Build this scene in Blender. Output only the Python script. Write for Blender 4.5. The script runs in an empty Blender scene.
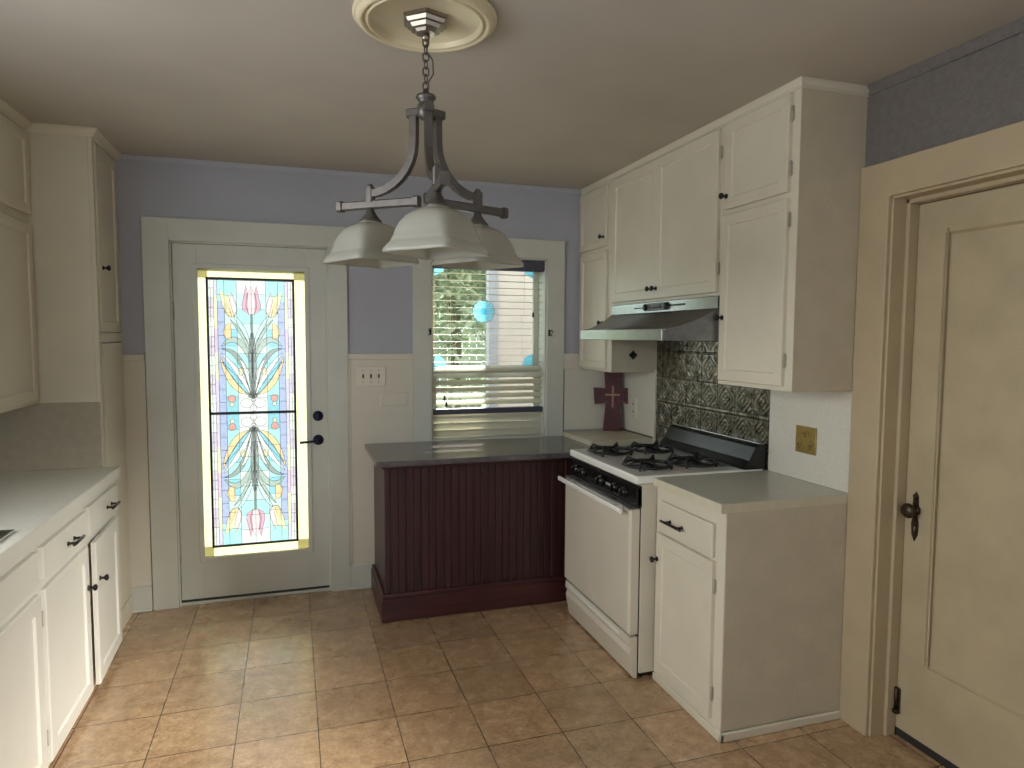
import bpy, bmesh, math, random
from mathutils import Matrix, Vector
random.seed(7)
sc = bpy.context.scene
COL = sc.collection
PI = math.pi

# ------------------------------------------------------------------ materials
def lin(c):
    c = c / 255.0
    return c / 12.92 if c <= 0.04045 else ((c + 0.055) / 1.055) ** 2.4
def rgb(r, g, b): return (lin(r), lin(g), lin(b), 1.0)

def new_mat(name):
    m = bpy.data.materials.new(name); m.use_nodes = True
    nt = m.node_tree
    return m, nt, nt.nodes['Principled BSDF']

def paint(name, col, rough=0.5, metal=0.0, var=0.06, scale=6.0, bump=0.0, bscale=60.0, coat=0.0, col2=None, spec=0.5):
    m, nt, b = new_mat(name)
    N, L = nt.nodes, nt.links
    tc = N.new('ShaderNodeTexCoord')
    no = N.new('ShaderNodeTexNoise'); no.inputs['Scale'].default_value = scale; no.inputs['Detail'].default_value = 5
    L.new(tc.outputs['Object'], no.inputs['Vector'])
    mix = N.new('ShaderNodeMix'); mix.data_type = 'RGBA'
    c2 = col2 or tuple(max(0, c * (1 - var * 2)) for c in col[:3]) + (1,)
    mix.inputs['A'].default_value = col; mix.inputs['B'].default_value = c2
    mr = N.new('ShaderNodeMapRange'); mr.inputs['From Min'].default_value = 0.35; mr.inputs['From Max'].default_value = 0.7
    L.new(no.outputs['Fac'], mr.inputs['Value']); L.new(mr.outputs['Result'], mix.inputs['Factor'])
    L.new(mix.outputs['Result'], b.inputs['Base Color'])
    b.inputs['Roughness'].default_value = rough; b.inputs['Metallic'].default_value = metal
    b.inputs['Specular IOR Level'].default_value = spec
    if coat: b.inputs['Coat Weight'].default_value = coat
    if bump:
        n2 = N.new('ShaderNodeTexNoise'); n2.inputs['Scale'].default_value = bscale; n2.inputs['Detail'].default_value = 3
        L.new(tc.outputs['Object'], n2.inputs['Vector'])
        bp = N.new('ShaderNodeBump'); bp.inputs['Strength'].default_value = bump; bp.inputs['Distance'].default_value = 0.004
        L.new(n2.outputs['Fac'], bp.inputs['Height']); L.new(bp.outputs['Normal'], b.inputs['Normal'])
    return m

def wood(name, c1, c2, rough=0.35, axis='Z', spec=0.5):
    m, nt, b = new_mat(name)
    N, L = nt.nodes, nt.links
    tc = N.new('ShaderNodeTexCoord'); mp = N.new('ShaderNodeMapping')
    s = {'Z': (45, 45, 2.5), 'X': (2.5, 45, 45)}[axis]
    mp.inputs['Scale'].default_value = s
    L.new(tc.outputs['Object'], mp.inputs['Vector'])
    no = N.new('ShaderNodeTexNoise'); no.inputs['Scale'].default_value = 1.0; no.inputs['Detail'].default_value = 8; no.inputs['Roughness'].default_value = 0.65
    L.new(mp.outputs['Vector'], no.inputs['Vector'])
    cr = N.new('ShaderNodeValToRGB'); cr.color_ramp.elements[0].position = 0.3; cr.color_ramp.elements[1].position = 0.72
    cr.color_ramp.elements[0].color = c1; cr.color_ramp.elements[1].color = c2
    L.new(no.outputs['Fac'], cr.inputs['Fac']); L.new(cr.outputs['Color'], b.inputs['Base Color'])
    b.inputs['Roughness'].default_value = rough; b.inputs['Specular IOR Level'].default_value = spec
    bp = N.new('ShaderNodeBump'); bp.inputs['Strength'].default_value = 0.15; bp.inputs['Distance'].default_value = 0.002
    L.new(no.outputs['Fac'], bp.inputs['Height']); L.new(bp.outputs['Normal'], b.inputs['Normal'])
    return m

def floor_mat():
    m, nt, b = new_mat('floor_tile')
    N, L = nt.nodes, nt.links
    tc = N.new('ShaderNodeTexCoord')
    mp = N.new('ShaderNodeMapping'); mp.vector_type = 'TEXTURE'
    S = 0.2995
    mp.inputs['Location'].default_value = (-0.5512, 3.8116, 0)
    mp.inputs['Rotation'].default_value = (0, 0, 0.0067)
    mp.inputs['Scale'].default_value = (S, S, 1)
    L.new(tc.outputs['Object'], mp.inputs['Vector'])
    sep = N.new('ShaderNodeSeparateXYZ'); L.new(mp.outputs['Vector'], sep.inputs['Vector'])
    def math_(op, a, b_=None, c=None):
        n = N.new('ShaderNodeMath'); n.operation = op
        for k, v in enumerate((a, b_, c)):
            if v is None: continue
            if isinstance(v, (int, float)): n.inputs[k].default_value = v
            else: L.new(v, n.inputs[k])
        return n.outputs[0]
    def edge(s):   # distance to nearest grid line, in tile units
        f = math_('FRACT', s); g = math_('SUBTRACT', 1.0, f); return math_('MINIMUM', f, g)
    d = math_('MINIMUM', edge(sep.outputs['X']), edge(sep.outputs['Y']))
    line = N.new('ShaderNodeMapRange'); line.interpolation_type = 'SMOOTHSTEP'
    line.inputs['From Min'].default_value = 0.004; line.inputs['From Max'].default_value = 0.009
    L.new(d, line.inputs['Value'])
    fx = N.new('ShaderNodeVectorMath'); fx.operation = 'FLOOR'; L.new(mp.outputs['Vector'], fx.inputs[0])
    wn = N.new('ShaderNodeTexWhiteNoise'); wn.noise_dimensions = '3D'; L.new(fx.outputs['Vector'], wn.inputs['Vector'])
    # clouded stone, offset per tile
    sc_ = N.new('ShaderNodeVectorMath'); sc_.operation = 'SCALE'; sc_.inputs['Scale'].default_value = 7.0
    L.new(wn.outputs['Color'], sc_.inputs[0])
    ad = N.new('ShaderNodeVectorMath'); ad.operation = 'ADD'
    L.new(tc.outputs['Object'], ad.inputs[0]); L.new(sc_.outputs['Vector'], ad.inputs[1])
    n1 = N.new('ShaderNodeTexNoise'); n1.inputs['Scale'].default_value = 17; n1.inputs['Detail'].default_value = 10; n1.inputs['Roughness'].default_value = 0.75
    L.new(ad.outputs['Vector'], n1.inputs['Vector'])
    cr = N.new('ShaderNodeValToRGB')
    e = cr.color_ramp.elements
    e[0].position = 0.28; e[0].color = rgb(120, 90, 64)
    e[1].position = 0.72; e[1].color = rgb(210, 181, 144)
    x = e.new(0.5); x.color = rgb(174, 140, 104)
    n3 = N.new('ShaderNodeTexNoise'); n3.inputs['Scale'].default_value = 75; n3.inputs['Detail'].default_value = 6; n3.inputs['Roughness'].default_value = 0.8
    L.new(ad.outputs['Vector'], n3.inputs['Vector'])
    comb = math_('MULTIPLY_ADD', n3.outputs['Fac'], 0.55, math_('MULTIPLY_ADD', n1.outputs['Fac'], 0.75, -0.15))
    L.new(comb, cr.inputs['Fac'])
    b.inputs['Coat Weight'].default_value = 0.7; b.inputs['Coat Roughness'].default_value = 0.22
    hs = N.new('ShaderNodeHueSaturation')
    mr = N.new('ShaderNodeMapRange'); mr.inputs['To Min'].default_value = 0.88; mr.inputs['To Max'].default_value = 1.1
    L.new(wn.outputs['Value'], mr.inputs['Value']); L.new(mr.outputs['Result'], hs.inputs['Value'])
    L.new(cr.outputs['Color'], hs.inputs['Color'])
    mix = N.new('ShaderNodeMix'); mix.data_type = 'RGBA'
    mix.inputs['A'].default_value = rgb(74, 54, 40)
    L.new(hs.outputs['Color'], mix.inputs['B']); L.new(line.outputs['Result'], mix.inputs['Factor'])
    L.new(mix.outputs['Result'], b.inputs['Base Color'])
    n2 = N.new('ShaderNodeTexNoise'); n2.inputs['Scale'].default_value = 5; n2.inputs['Detail'].default_value = 4
    L.new(tc.outputs['Object'], n2.inputs['Vector'])
    rr = N.new('ShaderNodeMapRange'); rr.inputs['To Min'].default_value = 0.18; rr.inputs['To Max'].default_value = 0.36
    L.new(n2.outputs['Fac'], rr.inputs['Value']); L.new(rr.outputs['Result'], b.inputs['Roughness'])
    bp = N.new('ShaderNodeBump'); bp.inputs['Strength'].default_value = 0.5; bp.inputs['Distance'].default_value = 0.003
    hh = math_('MULTIPLY_ADD', n1.outputs['Fac'], 0.25, line.outputs['Result'])
    L.new(hh, bp.inputs['Height']); L.new(bp.outputs['Normal'], b.inputs['Normal'])
    return m

def thin_fresnel(N, L):
    """Fresnel of a thin sheet: the same from both sides"""
    fr = N.new('ShaderNodeFresnel'); ge = N.new('ShaderNodeNewGeometry'); mr = N.new('ShaderNodeMapRange')
    mr.inputs['To Min'].default_value = 1.45; mr.inputs['To Max'].default_value = 1 / 1.45
    L.new(ge.outputs['Backfacing'], mr.inputs['Value']); L.new(mr.outputs['Result'], fr.inputs['IOR'])
    return fr

def translucent(name, col, mixT=0.0, rough=0.4, attr=None, trans=0.6):
    """diffusing sheet: part reflects, part lets light through; mixT adds see-through tint"""
    m = bpy.data.materials.new(name); m.use_nodes = True
    nt = m.node_tree; N, L = nt.nodes, nt.links
    N.remove(N['Principled BSDF'])
    out = N['Material Output']
    d = N.new('ShaderNodeBsdfDiffuse'); t = N.new('ShaderNodeBsdfTranslucent'); g = N.new('ShaderNodeBsdfGlossy'); tr = N.new('ShaderNodeBsdfTransparent')
    g.inputs['Roughness'].default_value = rough
    if attr:
        a = N.new('ShaderNodeAttribute'); a.attribute_name = attr
        no = N.new('ShaderNodeTexNoise'); no.inputs['Scale'].default_value = 60; no.inputs['Detail'].default_value = 4
        tc = N.new('ShaderNodeTexCoord'); L.new(tc.outputs['Object'], no.inputs['Vector'])
        mr = N.new('ShaderNodeMapRange'); mr.inputs['To Min'].default_value = 0.75; mr.inputs['To Max'].default_value = 1.2
        L.new(no.outputs['Fac'], mr.inputs['Value'])
        vm = N.new('ShaderNodeVectorMath'); vm.operation = 'SCALE'
        L.new(a.outputs['Color'], vm.inputs[0]); L.new(mr.outputs['Result'], vm.inputs['Scale'])
        for s in (d, t, tr): L.new(vm.outputs['Vector'], s.inputs['Color'])
    else:
        no = N.new('ShaderNodeTexNoise'); no.inputs['Scale'].default_value = 14; no.inputs['Detail'].default_value = 5
        tc = N.new('ShaderNodeTexCoord'); L.new(tc.outputs['Object'], no.inputs['Vector'])
        mx = N.new('ShaderNodeMix'); mx.data_type = 'RGBA'
        mx.inputs['A'].default_value = col; mx.inputs['B'].default_value = tuple(c * 0.85 for c in col[:3]) + (1,)
        L.new(no.outputs['Fac'], mx.inputs['Factor'])
        for s in (d, t, tr): L.new(mx.outputs['Result'], s.inputs['Color'])
    m1 = N.new('ShaderNodeMixShader'); m1.inputs[0].default_value = trans
    L.new(d.outputs[0], m1.inputs[1]); L.new(t.outputs[0], m1.inputs[2])
    m2 = N.new('ShaderNodeMixShader'); m2.inputs[0].default_value = mixT
    L.new(m1.outputs[0], m2.inputs[1]); L.new(tr.outputs[0], m2.inputs[2])
    fr = thin_fresnel(N, L)
    m3 = N.new('ShaderNodeMixShader'); L.new(fr.outputs[0], m3.inputs[0])
    L.new(m2.outputs[0], m3.inputs[1]); L.new(g.outputs[0], m3.inputs[2])
    L.new(m3.outputs[0], out.inputs['Surface'])
    return m

def clear_glass(name, tint=(0.96, 0.98, 0.97, 1)):
    m = bpy.data.materials.new(name); m.use_nodes = True
    nt = m.node_tree; N, L = nt.nodes, nt.links
    N.remove(N['Principled BSDF'])
    out = N['Material Output']
    tr = N.new('ShaderNodeBsdfTransparent'); tr.inputs['Color'].default_value = tint
    g = N.new('ShaderNodeBsdfGlossy'); g.inputs['Roughness'].default_value = 0.02
    fr = thin_fresnel(N, L)
    mx = N.new('ShaderNodeMixShader'); L.new(fr.outputs[0], mx.inputs[0])
    L.new(tr.outputs[0], mx.inputs[1]); L.new(g.outputs[0], mx.inputs[2]); L.new(mx.outputs[0], out.inputs['Surface'])
    return m

CREAM = paint('cream_paint', rgb(212, 204, 183), 0.42, var=0.035, scale=4, bump=0.06, bscale=35)
CREAMW = paint('white_paint', rgb(214, 210, 198), 0.4, var=0.03, scale=4, bump=0.06, bscale=35)
CABSIDE = paint('textured_cream_shaded', rgb(198, 186, 162), 0.55, var=0.05, scale=9, bump=0.5, bscale=160)  # partly its own darker tone, partly shade put into the colour
TRIMP = paint('white_trim_paint', rgb(196, 196, 184), 0.42, var=0.03, scale=5, bump=0.05, bscale=30)
DOORP = paint('aged_shaded_door_paint', rgb(180, 164, 132), 0.5, var=0.07, scale=5, bump=0.3, bscale=120)  # aged paint, with shade on the door also darkened into the colour
CASEP = paint('tan_casing_paint', rgb(180, 162, 131), 0.5, var=0.05, scale=5, bump=0.2, bscale=120)
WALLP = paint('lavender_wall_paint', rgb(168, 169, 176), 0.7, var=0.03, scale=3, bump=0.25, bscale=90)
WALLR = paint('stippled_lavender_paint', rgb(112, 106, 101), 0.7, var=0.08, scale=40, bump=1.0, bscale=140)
WAINS = paint('cream_wainscot_paint', rgb(206, 199, 182), 0.5, var=0.03, scale=3, bump=0.05)
CEIL = paint('ceiling_paint', rgb(188, 180, 168), 0.75, var=0.05, scale=2.5, bump=0.12, bscale=18)
LAM = paint('grey_laminate', rgb(196, 194, 180), 0.28, var=0.06, scale=50, bump=0.0)
LAMLEFT = paint('pale_grey_laminate', rgb(214, 211, 198), 0.3, var=0.05, scale=50)
PULLM = paint('dark_chrome', rgb(70, 68, 68), 0.2, 0.9, var=0.1)
LAMEDGE = paint('laminate_edge', rgb(206, 198, 172), 0.4, var=0.04, scale=20)
SPECK = paint('speckled_laminate', rgb(214, 208, 192), 0.4, var=0.05, scale=120)
DARKLAM = paint('dark_stone_laminate', rgb(96, 90, 94), 0.12, var=0.2, scale=28, spec=1.0)
MAHOG = wood('dark_mahogany_stain', rgb(40, 20, 22), rgb(68, 36, 36), 0.36)
MAHOGX = wood('dark_mahogany_trim', rgb(46, 22, 22), rgb(82, 40, 38), 0.36, 'X')
BLACK = paint('black_metal', rgb(18, 17, 17), 0.35, 0.3, var=0.1)
BLACKG = paint('black_gloss_enamel', rgb(12, 12, 13), 0.24, 0.0, var=0.1)
IRON = paint('cast_iron_black', rgb(20, 19, 19), 0.5, 0.0, var=0.15, bump=0.2, bscale=200)
ENAMEL = paint('white_enamel', rgb(234, 232, 224), 0.22, var=0.02, coat=0.4)
ENAMELC = paint('cream_enamel', rgb(208, 200, 182), 0.3, var=0.03, coat=0.2)
STEEL = paint('brushed_steel', rgb(176, 176, 172), 0.3, 1.0, var=0.06, scale=40)
CHROME = paint('chrome', rgb(210, 210, 212), 0.1, 1.0, var=0.02)
PEWTER = paint('pewter_bronze', rgb(98, 92, 87), 0.42, 0.6, var=0.1, scale=30)
BRONZE = paint('aged_bronze', rgb(78, 66, 54), 0.4, 0.85, var=0.2, scale=40)
TIN = paint('pressed_tin', rgb(150, 144, 128), 0.3, 1.0, var=0.2, scale=30, col2=rgb(72, 68, 60))
BRASS = paint('antique_brass', rgb(176, 148, 84), 0.4, 0.6, var=0.15, scale=40)
PLASTER = paint('plaster_cream', rgb(222, 208, 174), 0.5, var=0.05, scale=8)
NAVY = paint('blue_black_metal', rgb(40, 46, 72), 0.35, 0.4, var=0.1)
IVORYP = paint('ivory_plastic', rgb(214, 206, 188), 0.35, var=0.02)
DARKP = paint('dark_plastic', rgb(34, 32, 34), 0.5, var=0.1)
REDX = paint('maroon_crackle', rgb(88, 27, 31), 0.5, var=0.3, scale=60, bump=0.8, bscale=90)
GOLD = paint('pale_gold', rgb(168, 128, 104), 0.45, 0.2, var=0.1)
HINGE = paint('hinge_metal', rgb(176, 167, 146), 0.4, 0.1, var=0.1)
EDGEW = paint('bare_wood_edge', rgb(164, 140, 112), 0.6, var=0.1, scale=30)
RAWDARK = paint('dark_gap', rgb(40, 36, 32), 0.8, var=0.1)
LEAD = paint('lead_came', rgb(120, 122, 126), 0.5, 0.4, var=0.1)
ALAB = translucent('frosted_shade_glass', rgb(214, 212, 200), 0.22, 0.2, trans=0.45)
TAPE = translucent('yellowed_masking_strip', rgb(172, 167, 134), 0.05, 0.5, trans=0.85)
VISOR = paint('dimmed_hood_steel', rgb(140, 140, 136), 0.36, 0.9, var=0.12, scale=30)  # steel darkened to paint in a dimmer reflection than the front lip
TALLSPL = paint('grey_tan_backsplash', rgb(168, 158, 138), 0.5, var=0.05, scale=30)
SGLASS = translucent('stained_glass_pieces', (1, 1, 1, 1), 0.15, 0.2, attr='glass_colour', trans=0.85)
BLINDM = translucent('ivory_blind_slat', rgb(216, 212, 190), 0.0, 0.4, trans=0.06)
BLINDY = translucent('ivory_blind_slat_lower', rgb(218, 214, 194), 0.0, 0.4, trans=0.16)
RAILM = paint('grey_blind_rail', rgb(70, 70, 84), 0.5, var=0.06)
PANE = clear_glass('window_pane_glass')
CYANG = translucent('cyan_glass', rgb(178, 234, 250), 0.6, 0.2, trans=0.85)
CYAND = translucent('blue_glass', rgb(140, 205, 240), 0.6, 0.2, trans=0.85)
FLOORM = floor_mat()
SIDING = paint('pale_house_siding', rgb(190, 178, 166), 0.7, var=0.04, scale=3)
TANW = paint('tan_stucco', rgb(196, 160, 122), 0.8, var=0.05, scale=6)
GROUNDM = paint('grassy_yard', rgb(112, 116, 88), 0.85, var=0.08, scale=3, bump=0.2)
ROOFM = paint('grey_shingle', rgb(150, 142, 136), 0.9, var=0.15, scale=20, bump=0.4)
BARK = paint('bark', rgb(130, 124, 104), 0.9, var=0.2, scale=20, bump=0.5)
LEAF = translucent('leaf_green', rgb(184, 198, 170), 0.0, 0.5, trans=0.55)  # both leaf colours are paled to put outdoor haze into the foliage
LEAF2 = translucent('leaf_pale_green', rgb(190, 202, 176), 0.0, 0.5, trans=0.55)
SINKM = paint('stainless_sink', rgb(190, 192, 194), 0.22, 1.0, var=0.03)
FENCEM = paint('weathered_fence', rgb(160, 176, 146), 0.8, var=0.08, scale=12)

# ------------------------------------------------------------------ mesh building (world coordinates)
class MB:
    def __init__(s): s.v = []; s.f = []; s.sm = []
    def add(s, vs, fs, smooth=False):
        o = len(s.v); s.v += [tuple(v) for v in vs]
        for f in fs: s.f.append(tuple(i + o for i in f)); s.sm.append(smooth)
        return s
    def box(s, x0, x1, y0, y1, z0, z1, bev=0.0, seg=2):
        if x1 < x0: x0, x1 = x1, x0
        if y1 < y0: y0, y1 = y1, y0
        if z1 < z0: z0, z1 = z1, z0
        bm = bmesh.new(); bmesh.ops.create_cube(bm, size=1)
        for v in bm.verts:
            v.co = ((x0 + x1) / 2 + v.co.x * (x1 - x0), (y0 + y1) / 2 + v.co.y * (y1 - y0), (z0 + z1) / 2 + v.co.z * (z1 - z0))
        bev = min(bev, (x1 - x0) * 0.45, (y1 - y0) * 0.45, (z1 - z0) * 0.45)
        if bev > 0: bmesh.ops.bevel(bm, geom=bm.edges[:], offset=bev, segments=seg, affect='EDGES', profile=0.5)
        bm.verts.index_update()
        s.add([v.co[:] for v in bm.verts], [[v.index for v in f.verts] for f in bm.faces])
        bm.free(); return s
    def prism(s, poly, axis, a0, a1):
        """poly in the two other axes (order X,Y,Z without axis)"""
        n = len(poly)
        def P(p, a):
            return (a, p[0], p[1]) if axis == 'X' else (p[0], a, p[1]) if axis == 'Y' else (p[0], p[1], a)
        vs = [P(p, a0) for p in poly] + [P(p, a1) for p in poly]
        fs = [tuple(range(n))[::-1], tuple(range(n, 2 * n))] + [(i, (i + 1) % n, n + (i + 1) % n, n + i) for i in range(n)]
        return s.add(vs, fs)
    def sweep(s, pts, sec, closed=False, smooth=True, up=None):
        """sweep a closed 2-D section [(a,b)] along pts"""
        pts = [Vector(p) for p in pts]; n = len(pts); k = len(sec)
        vs = []; prev = None
        for i, p in enumerate(pts):
            if closed: t = pts[(i + 1) % n] - pts[i - 1]
            else: t = pts[min(i + 1, n - 1)] - pts[max(i - 1, 0)]
            t.normalize()
            u = Vector(up) if up else (prev if prev is not None else (Vector((0, 0, 1)) if abs(t.z) < 0.9 else Vector((1, 0, 0))))
            a = u - t * u.dot(t)
            if a.length < 1e-6: a = t.orthogonal()
            a.normalize(); b = t.cross(a); prev = a
            for q in sec: vs.append(p + b * q[0] + a * q[1])
        fs = []
        m = n if closed else n - 1
        for i in range(m):
            j = (i + 1) % n
            for c in range(k):
                d = (c + 1) % k
                fs.append((i * k + c, i * k + d, j * k + d, j * k + c))
        if not closed:
            fs.append(tuple(range(k))[::-1]); fs.append(tuple((n - 1) * k + c for c in range(k)))
        return s.add(vs, fs, smooth)
    def tube(s, pts, r, n=8, closed=False):
        return s.sweep(pts, [(r * math.cos(2 * PI * i / n), r * math.sin(2 * PI * i / n)) for i in range(n)], closed)
    def bar(s, pts, w, h, closed=False, up=(0, 0, 1)):
        w /= 2; h /= 2; c = min(w, h) * 0.35
        sec = [(-w + c, -h), (w - c, -h), (w, -h + c), (w, h - c), (w - c, h), (-w + c, h), (-w, h - c), (-w, -h + c)]
        return s.sweep(pts, sec, closed, False, up)
    def lathe(s, prof, org, axis=(0, 0, 1), n=24, smooth=True, phase=0.0, sq=None, cap=True):
        """prof [(r, h)]; sq: superellipse exponent per ring"""
        ax = Vector(axis).normalized(); a = ax.orthogonal().normalized()
        if abs(ax.z) > 0.99: a = Vector((1, 0, 0))
        b = ax.cross(a); o = Vector(org); vs = []
        for q, (r, h) in enumerate(prof):
            for i in range(n):
                t = 2 * PI * i / n
                ct, st = math.cos(t), math.sin(t)
                k = 1.0
                if sq:
                    e = sq[q]; k = 1.0 / (abs(ct) ** e + abs(st) ** e) ** (1.0 / e)
                x, y = r * k * ct, r * k * st
                x, y = x * math.cos(phase) - y * math.sin(phase), x * math.sin(phase) + y * math.cos(phase)
                vs.append(o + a * x + b * y + ax * h)
        fs = []
        for q in range(len(prof) - 1):
            for i in range(n):
                j = (i + 1) % n
                fs.append((q * n + i, q * n + j, (q + 1) * n + j, (q + 1) * n + i))
        if cap:
            fs.append(tuple(range(n))[::-1]); fs.append(tuple((len(prof) - 1) * n + i for i in range(n)))
        return s.add(vs, fs, smooth)
    def ball(s, c, r, n=12, sx=1, sy=1, sz=1):
        prof = [(max(1e-4, r * math.sin(PI * i / 8)), -r * math.cos(PI * i / 8)) for i in range(9)]
        o = len(s.v); s.lathe(prof, (0, 0, 0), n=n)
        for i in range(o, len(s.v)):
            v = s.v[i]; s.v[i] = (c[0] + v[0] * sx, c[1] + v[1] * sy, c[2] + v[2] * sz)
        return s
    def xf(s, M, start=0):
        for i in range(start, len(s.v)): s.v[i] = tuple(M @ Vector(s.v[i]))
        return s
    def build(s, name, mat, parent=None, mats=None, weld=False):
        me = bpy.data.meshes.new(name)
        o = bpy.data.objects.new(name, me); COL.objects.link(o)
        org = Vector((0, 0, 0))
        if parent is not None:
            org = ORG.get(parent.name, Vector((0, 0, 0))); o.parent = parent; ORG[o.name] = org
        me.from_pydata([(v[0] - org.x, v[1] - org.y, v[2] - org.z) for v in s.v], [], s.f)
        for p, q in zip(me.polygons, s.sm): p.use_smooth = q
        bm = bmesh.new(); bm.from_mesh(me)
        if weld: bmesh.ops.remove_doubles(bm, verts=bm.verts[:], dist=1e-5)
        bmesh.ops.recalc_face_normals(bm, faces=bm.faces[:]); bm.to_mesh(me); bm.free()
        me.materials.append(mat)
        for m in (mats or []): me.materials.append(m)
        return o
ORG = {}
def tag(o, label=None, cat=None, group=None, kind=None):
    if label: o['label'] = label
    if cat: o['category'] = cat
    if group: o['group'] = group
    if kind: o['kind'] = kind
    return o
def thing(name, loc, label, cat, group=None, kind=None):
    o = bpy.data.objects.new(name, None); COL.objects.link(o); o.location = loc
    o.empty_display_size = 0.1
    ORG[o.name] = Vector(loc)
    return tag(o, label, cat, group, kind)
def struct(name, mb, mat, label, cat=None, parent=None):
    o = mb.build(name, mat, parent)
    if parent is None: tag(o, label, cat or name.split('_')[0], kind='structure')
    return o
def solo(mb, name, mat, loc, label, cat, group=None):
    """a thing that is one mesh, its origin at its base"""
    mb.v = [(v[0] - loc[0], v[1] - loc[1], v[2] - loc[2]) for v in mb.v]
    o = mb.build(name, mat); o.location = loc; ORG[o.name] = Vector(loc)
    return tag(o, label, cat, group)

# maps for fronts: (u, v, w) -> world; w points out of the face
def faceNX(X): return lambda u, v, w: (X - w, u, v)      # faces -X
def facePX(X): return lambda u, v, w: (X + w, u, v)      # faces +X
def faceNY(Y): return lambda u, v, w: (u, Y - w, v)      # faces -Y

def panel(mb, F, u0, u1, v0, v1, t=0.019, fw=0.05, dep=0.007, slope=0.012, b=0.003, raised=0.0):
    """slab front with a sunk (or raised) centre panel"""
    rings = [(0, 0.0), (0, t - b), (b, t), (fw, t), (fw + slope * 0.4, t - dep)]
    if raised: rings += [(fw + slope, t - dep), (fw + slope + 0.03, t - dep + raised)]
    else: rings += [(fw + slope, t - dep)]
    vs = []
    for d, w in rings:
        for (u, v) in ((u0 + d, v0 + d), (u1 - d, v0 + d), (u1 - d, v1 - d), (u0 + d, v1 - d)):
            vs.append(F(u, v, w))
    fs = [(3, 2, 1, 0)]
    for q in range(len(rings) - 1):
        for i in range(4):
            j = (i + 1) % 4
            fs.append((q * 4 + i, q * 4 + j, q * 4 + 4 + j, q * 4 + 4 + i))
    k = (len(rings) - 1) * 4
    fs.append((k, k + 1, k + 2, k + 3))
    return mb.add(vs, fs)

def fbox(mb, F, u0, u1, v0, v1, w0, w1, bev=0.0):
    a = F(u0, v0, w0); b = F(u1, v1, w1)
    return mb.box(a[0], b[0], a[1], b[1], a[2], b[2], bev)

def knob(F, u, v, w, parent, mat=None, r=0.014, name='knob'):
    mb = MB()
    a = Vector(F(u, v, w)); n = Vector(F(u, v, w + 1)) - a
    mb.lathe([(r * 0.8, 0), (r * 0.75, 0.003), (r * 0.38, 0.006), (r * 0.34, 0.014), (r * 0.7, 0.019), (r, 0.025), (r * 0.85, 0.031), (r * 0.3, 0.034)], a, n, 14)
    return mb.build(name, mat or BLACK, parent)

def bar_pull(F, u0, u1, v, w, parent, mat=None, base=True, name='handle'):
    mb = MB(); m = mat or BLACK
    L = u1 - u0
    pts = [F(u0, v, w + 0.028), F(u0 + L * 0.3, v + 0.002, w + 0.031), F(u0 + L * 0.7, v + 0.002, w + 0.031), F(u1, v, w + 0.028)]
    mb.tube(pts, 0.006, 8)
    for u in (u0 + L * 0.2, u1 - L * 0.2):
        mb.tube([F(u, v, w - 0.002), F(u, v, w + 0.03)], 0.005, 8)
        a = Vector(F(u, v, w)); n = Vector(F(u, v, w + 1)) - a
        mb.lathe([(0.009, -0.001), (0.008, 0.003), (0.005, 0.006)], a, n, 10)
    return mb.build(name, m, parent)

def hinge(F, u, v, w, parent, mat=None, h=0.05):
    mb = MB()
    fbox(mb, F, u - 0.004, u + 0.004, v - h / 2, v + h / 2, w, w + 0.003, 0.001)
    mb.tube([F(u, v - h / 2, w + 0.006), F(u, v + h / 2, w + 0.006)], 0.003, 8)
    for s in (-1, 1): mb.ball(F(u, v + s * h / 2, w + 0.006), 0.004, 8)
    return mb.build('hinge', mat or HINGE, parent)

# ------------------------------------------------------------------ measured planes
XW = 2.0775; XL = -1.45; YB = 4.086; YF = -1.6; H = 2.476
XRU = 1.7745; XRB = 1.5007; XLB = -0.849; XLT = -0.8926; XLU = -1.15
WT = 0.15

# ------------------------------------------------------------------ room shell
struct('floor', MB().box(XL - 0.3, XW + 0.9, YF - 0.15, YB + WT, -0.1, 0.0), FLOORM, 'brown stone-look tiled kitchen floor')
struct('ceiling', MB().box(XL - 0.15, XW + 0.9, YF - 0.15, YB + WT + 0.15, H, H + 0.12), CEIL, 'beige painted plaster ceiling')
# back wall with openings: door X -.655...18, Z 0..2.037; window X .782..1.537, Z .885..2.025
DX0, DX1, DZ = -0.655, 0.180, 2.040
WX0, WX1, WZ0, WZ1 = 0.782, 1.537, 0.885, 2.025
w = MB()
w.box(XL - 0.15, DX0, YB, YB + WT, 0, H)
w.box(DX0, DX1, YB, YB + WT, DZ, H)
w.box(DX1, WX0, YB, YB + WT, 0, H)
w.box(WX0, WX1, YB, YB + WT, 0, WZ0)
w.box(WX0, WX1, YB, YB + WT, WZ1, H)
w.box(WX1, XW + 0.9, YB, YB + WT, 0, H)
struct('wall_back', w, WALLP, 'lavender grey back wall with door and window')
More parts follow.
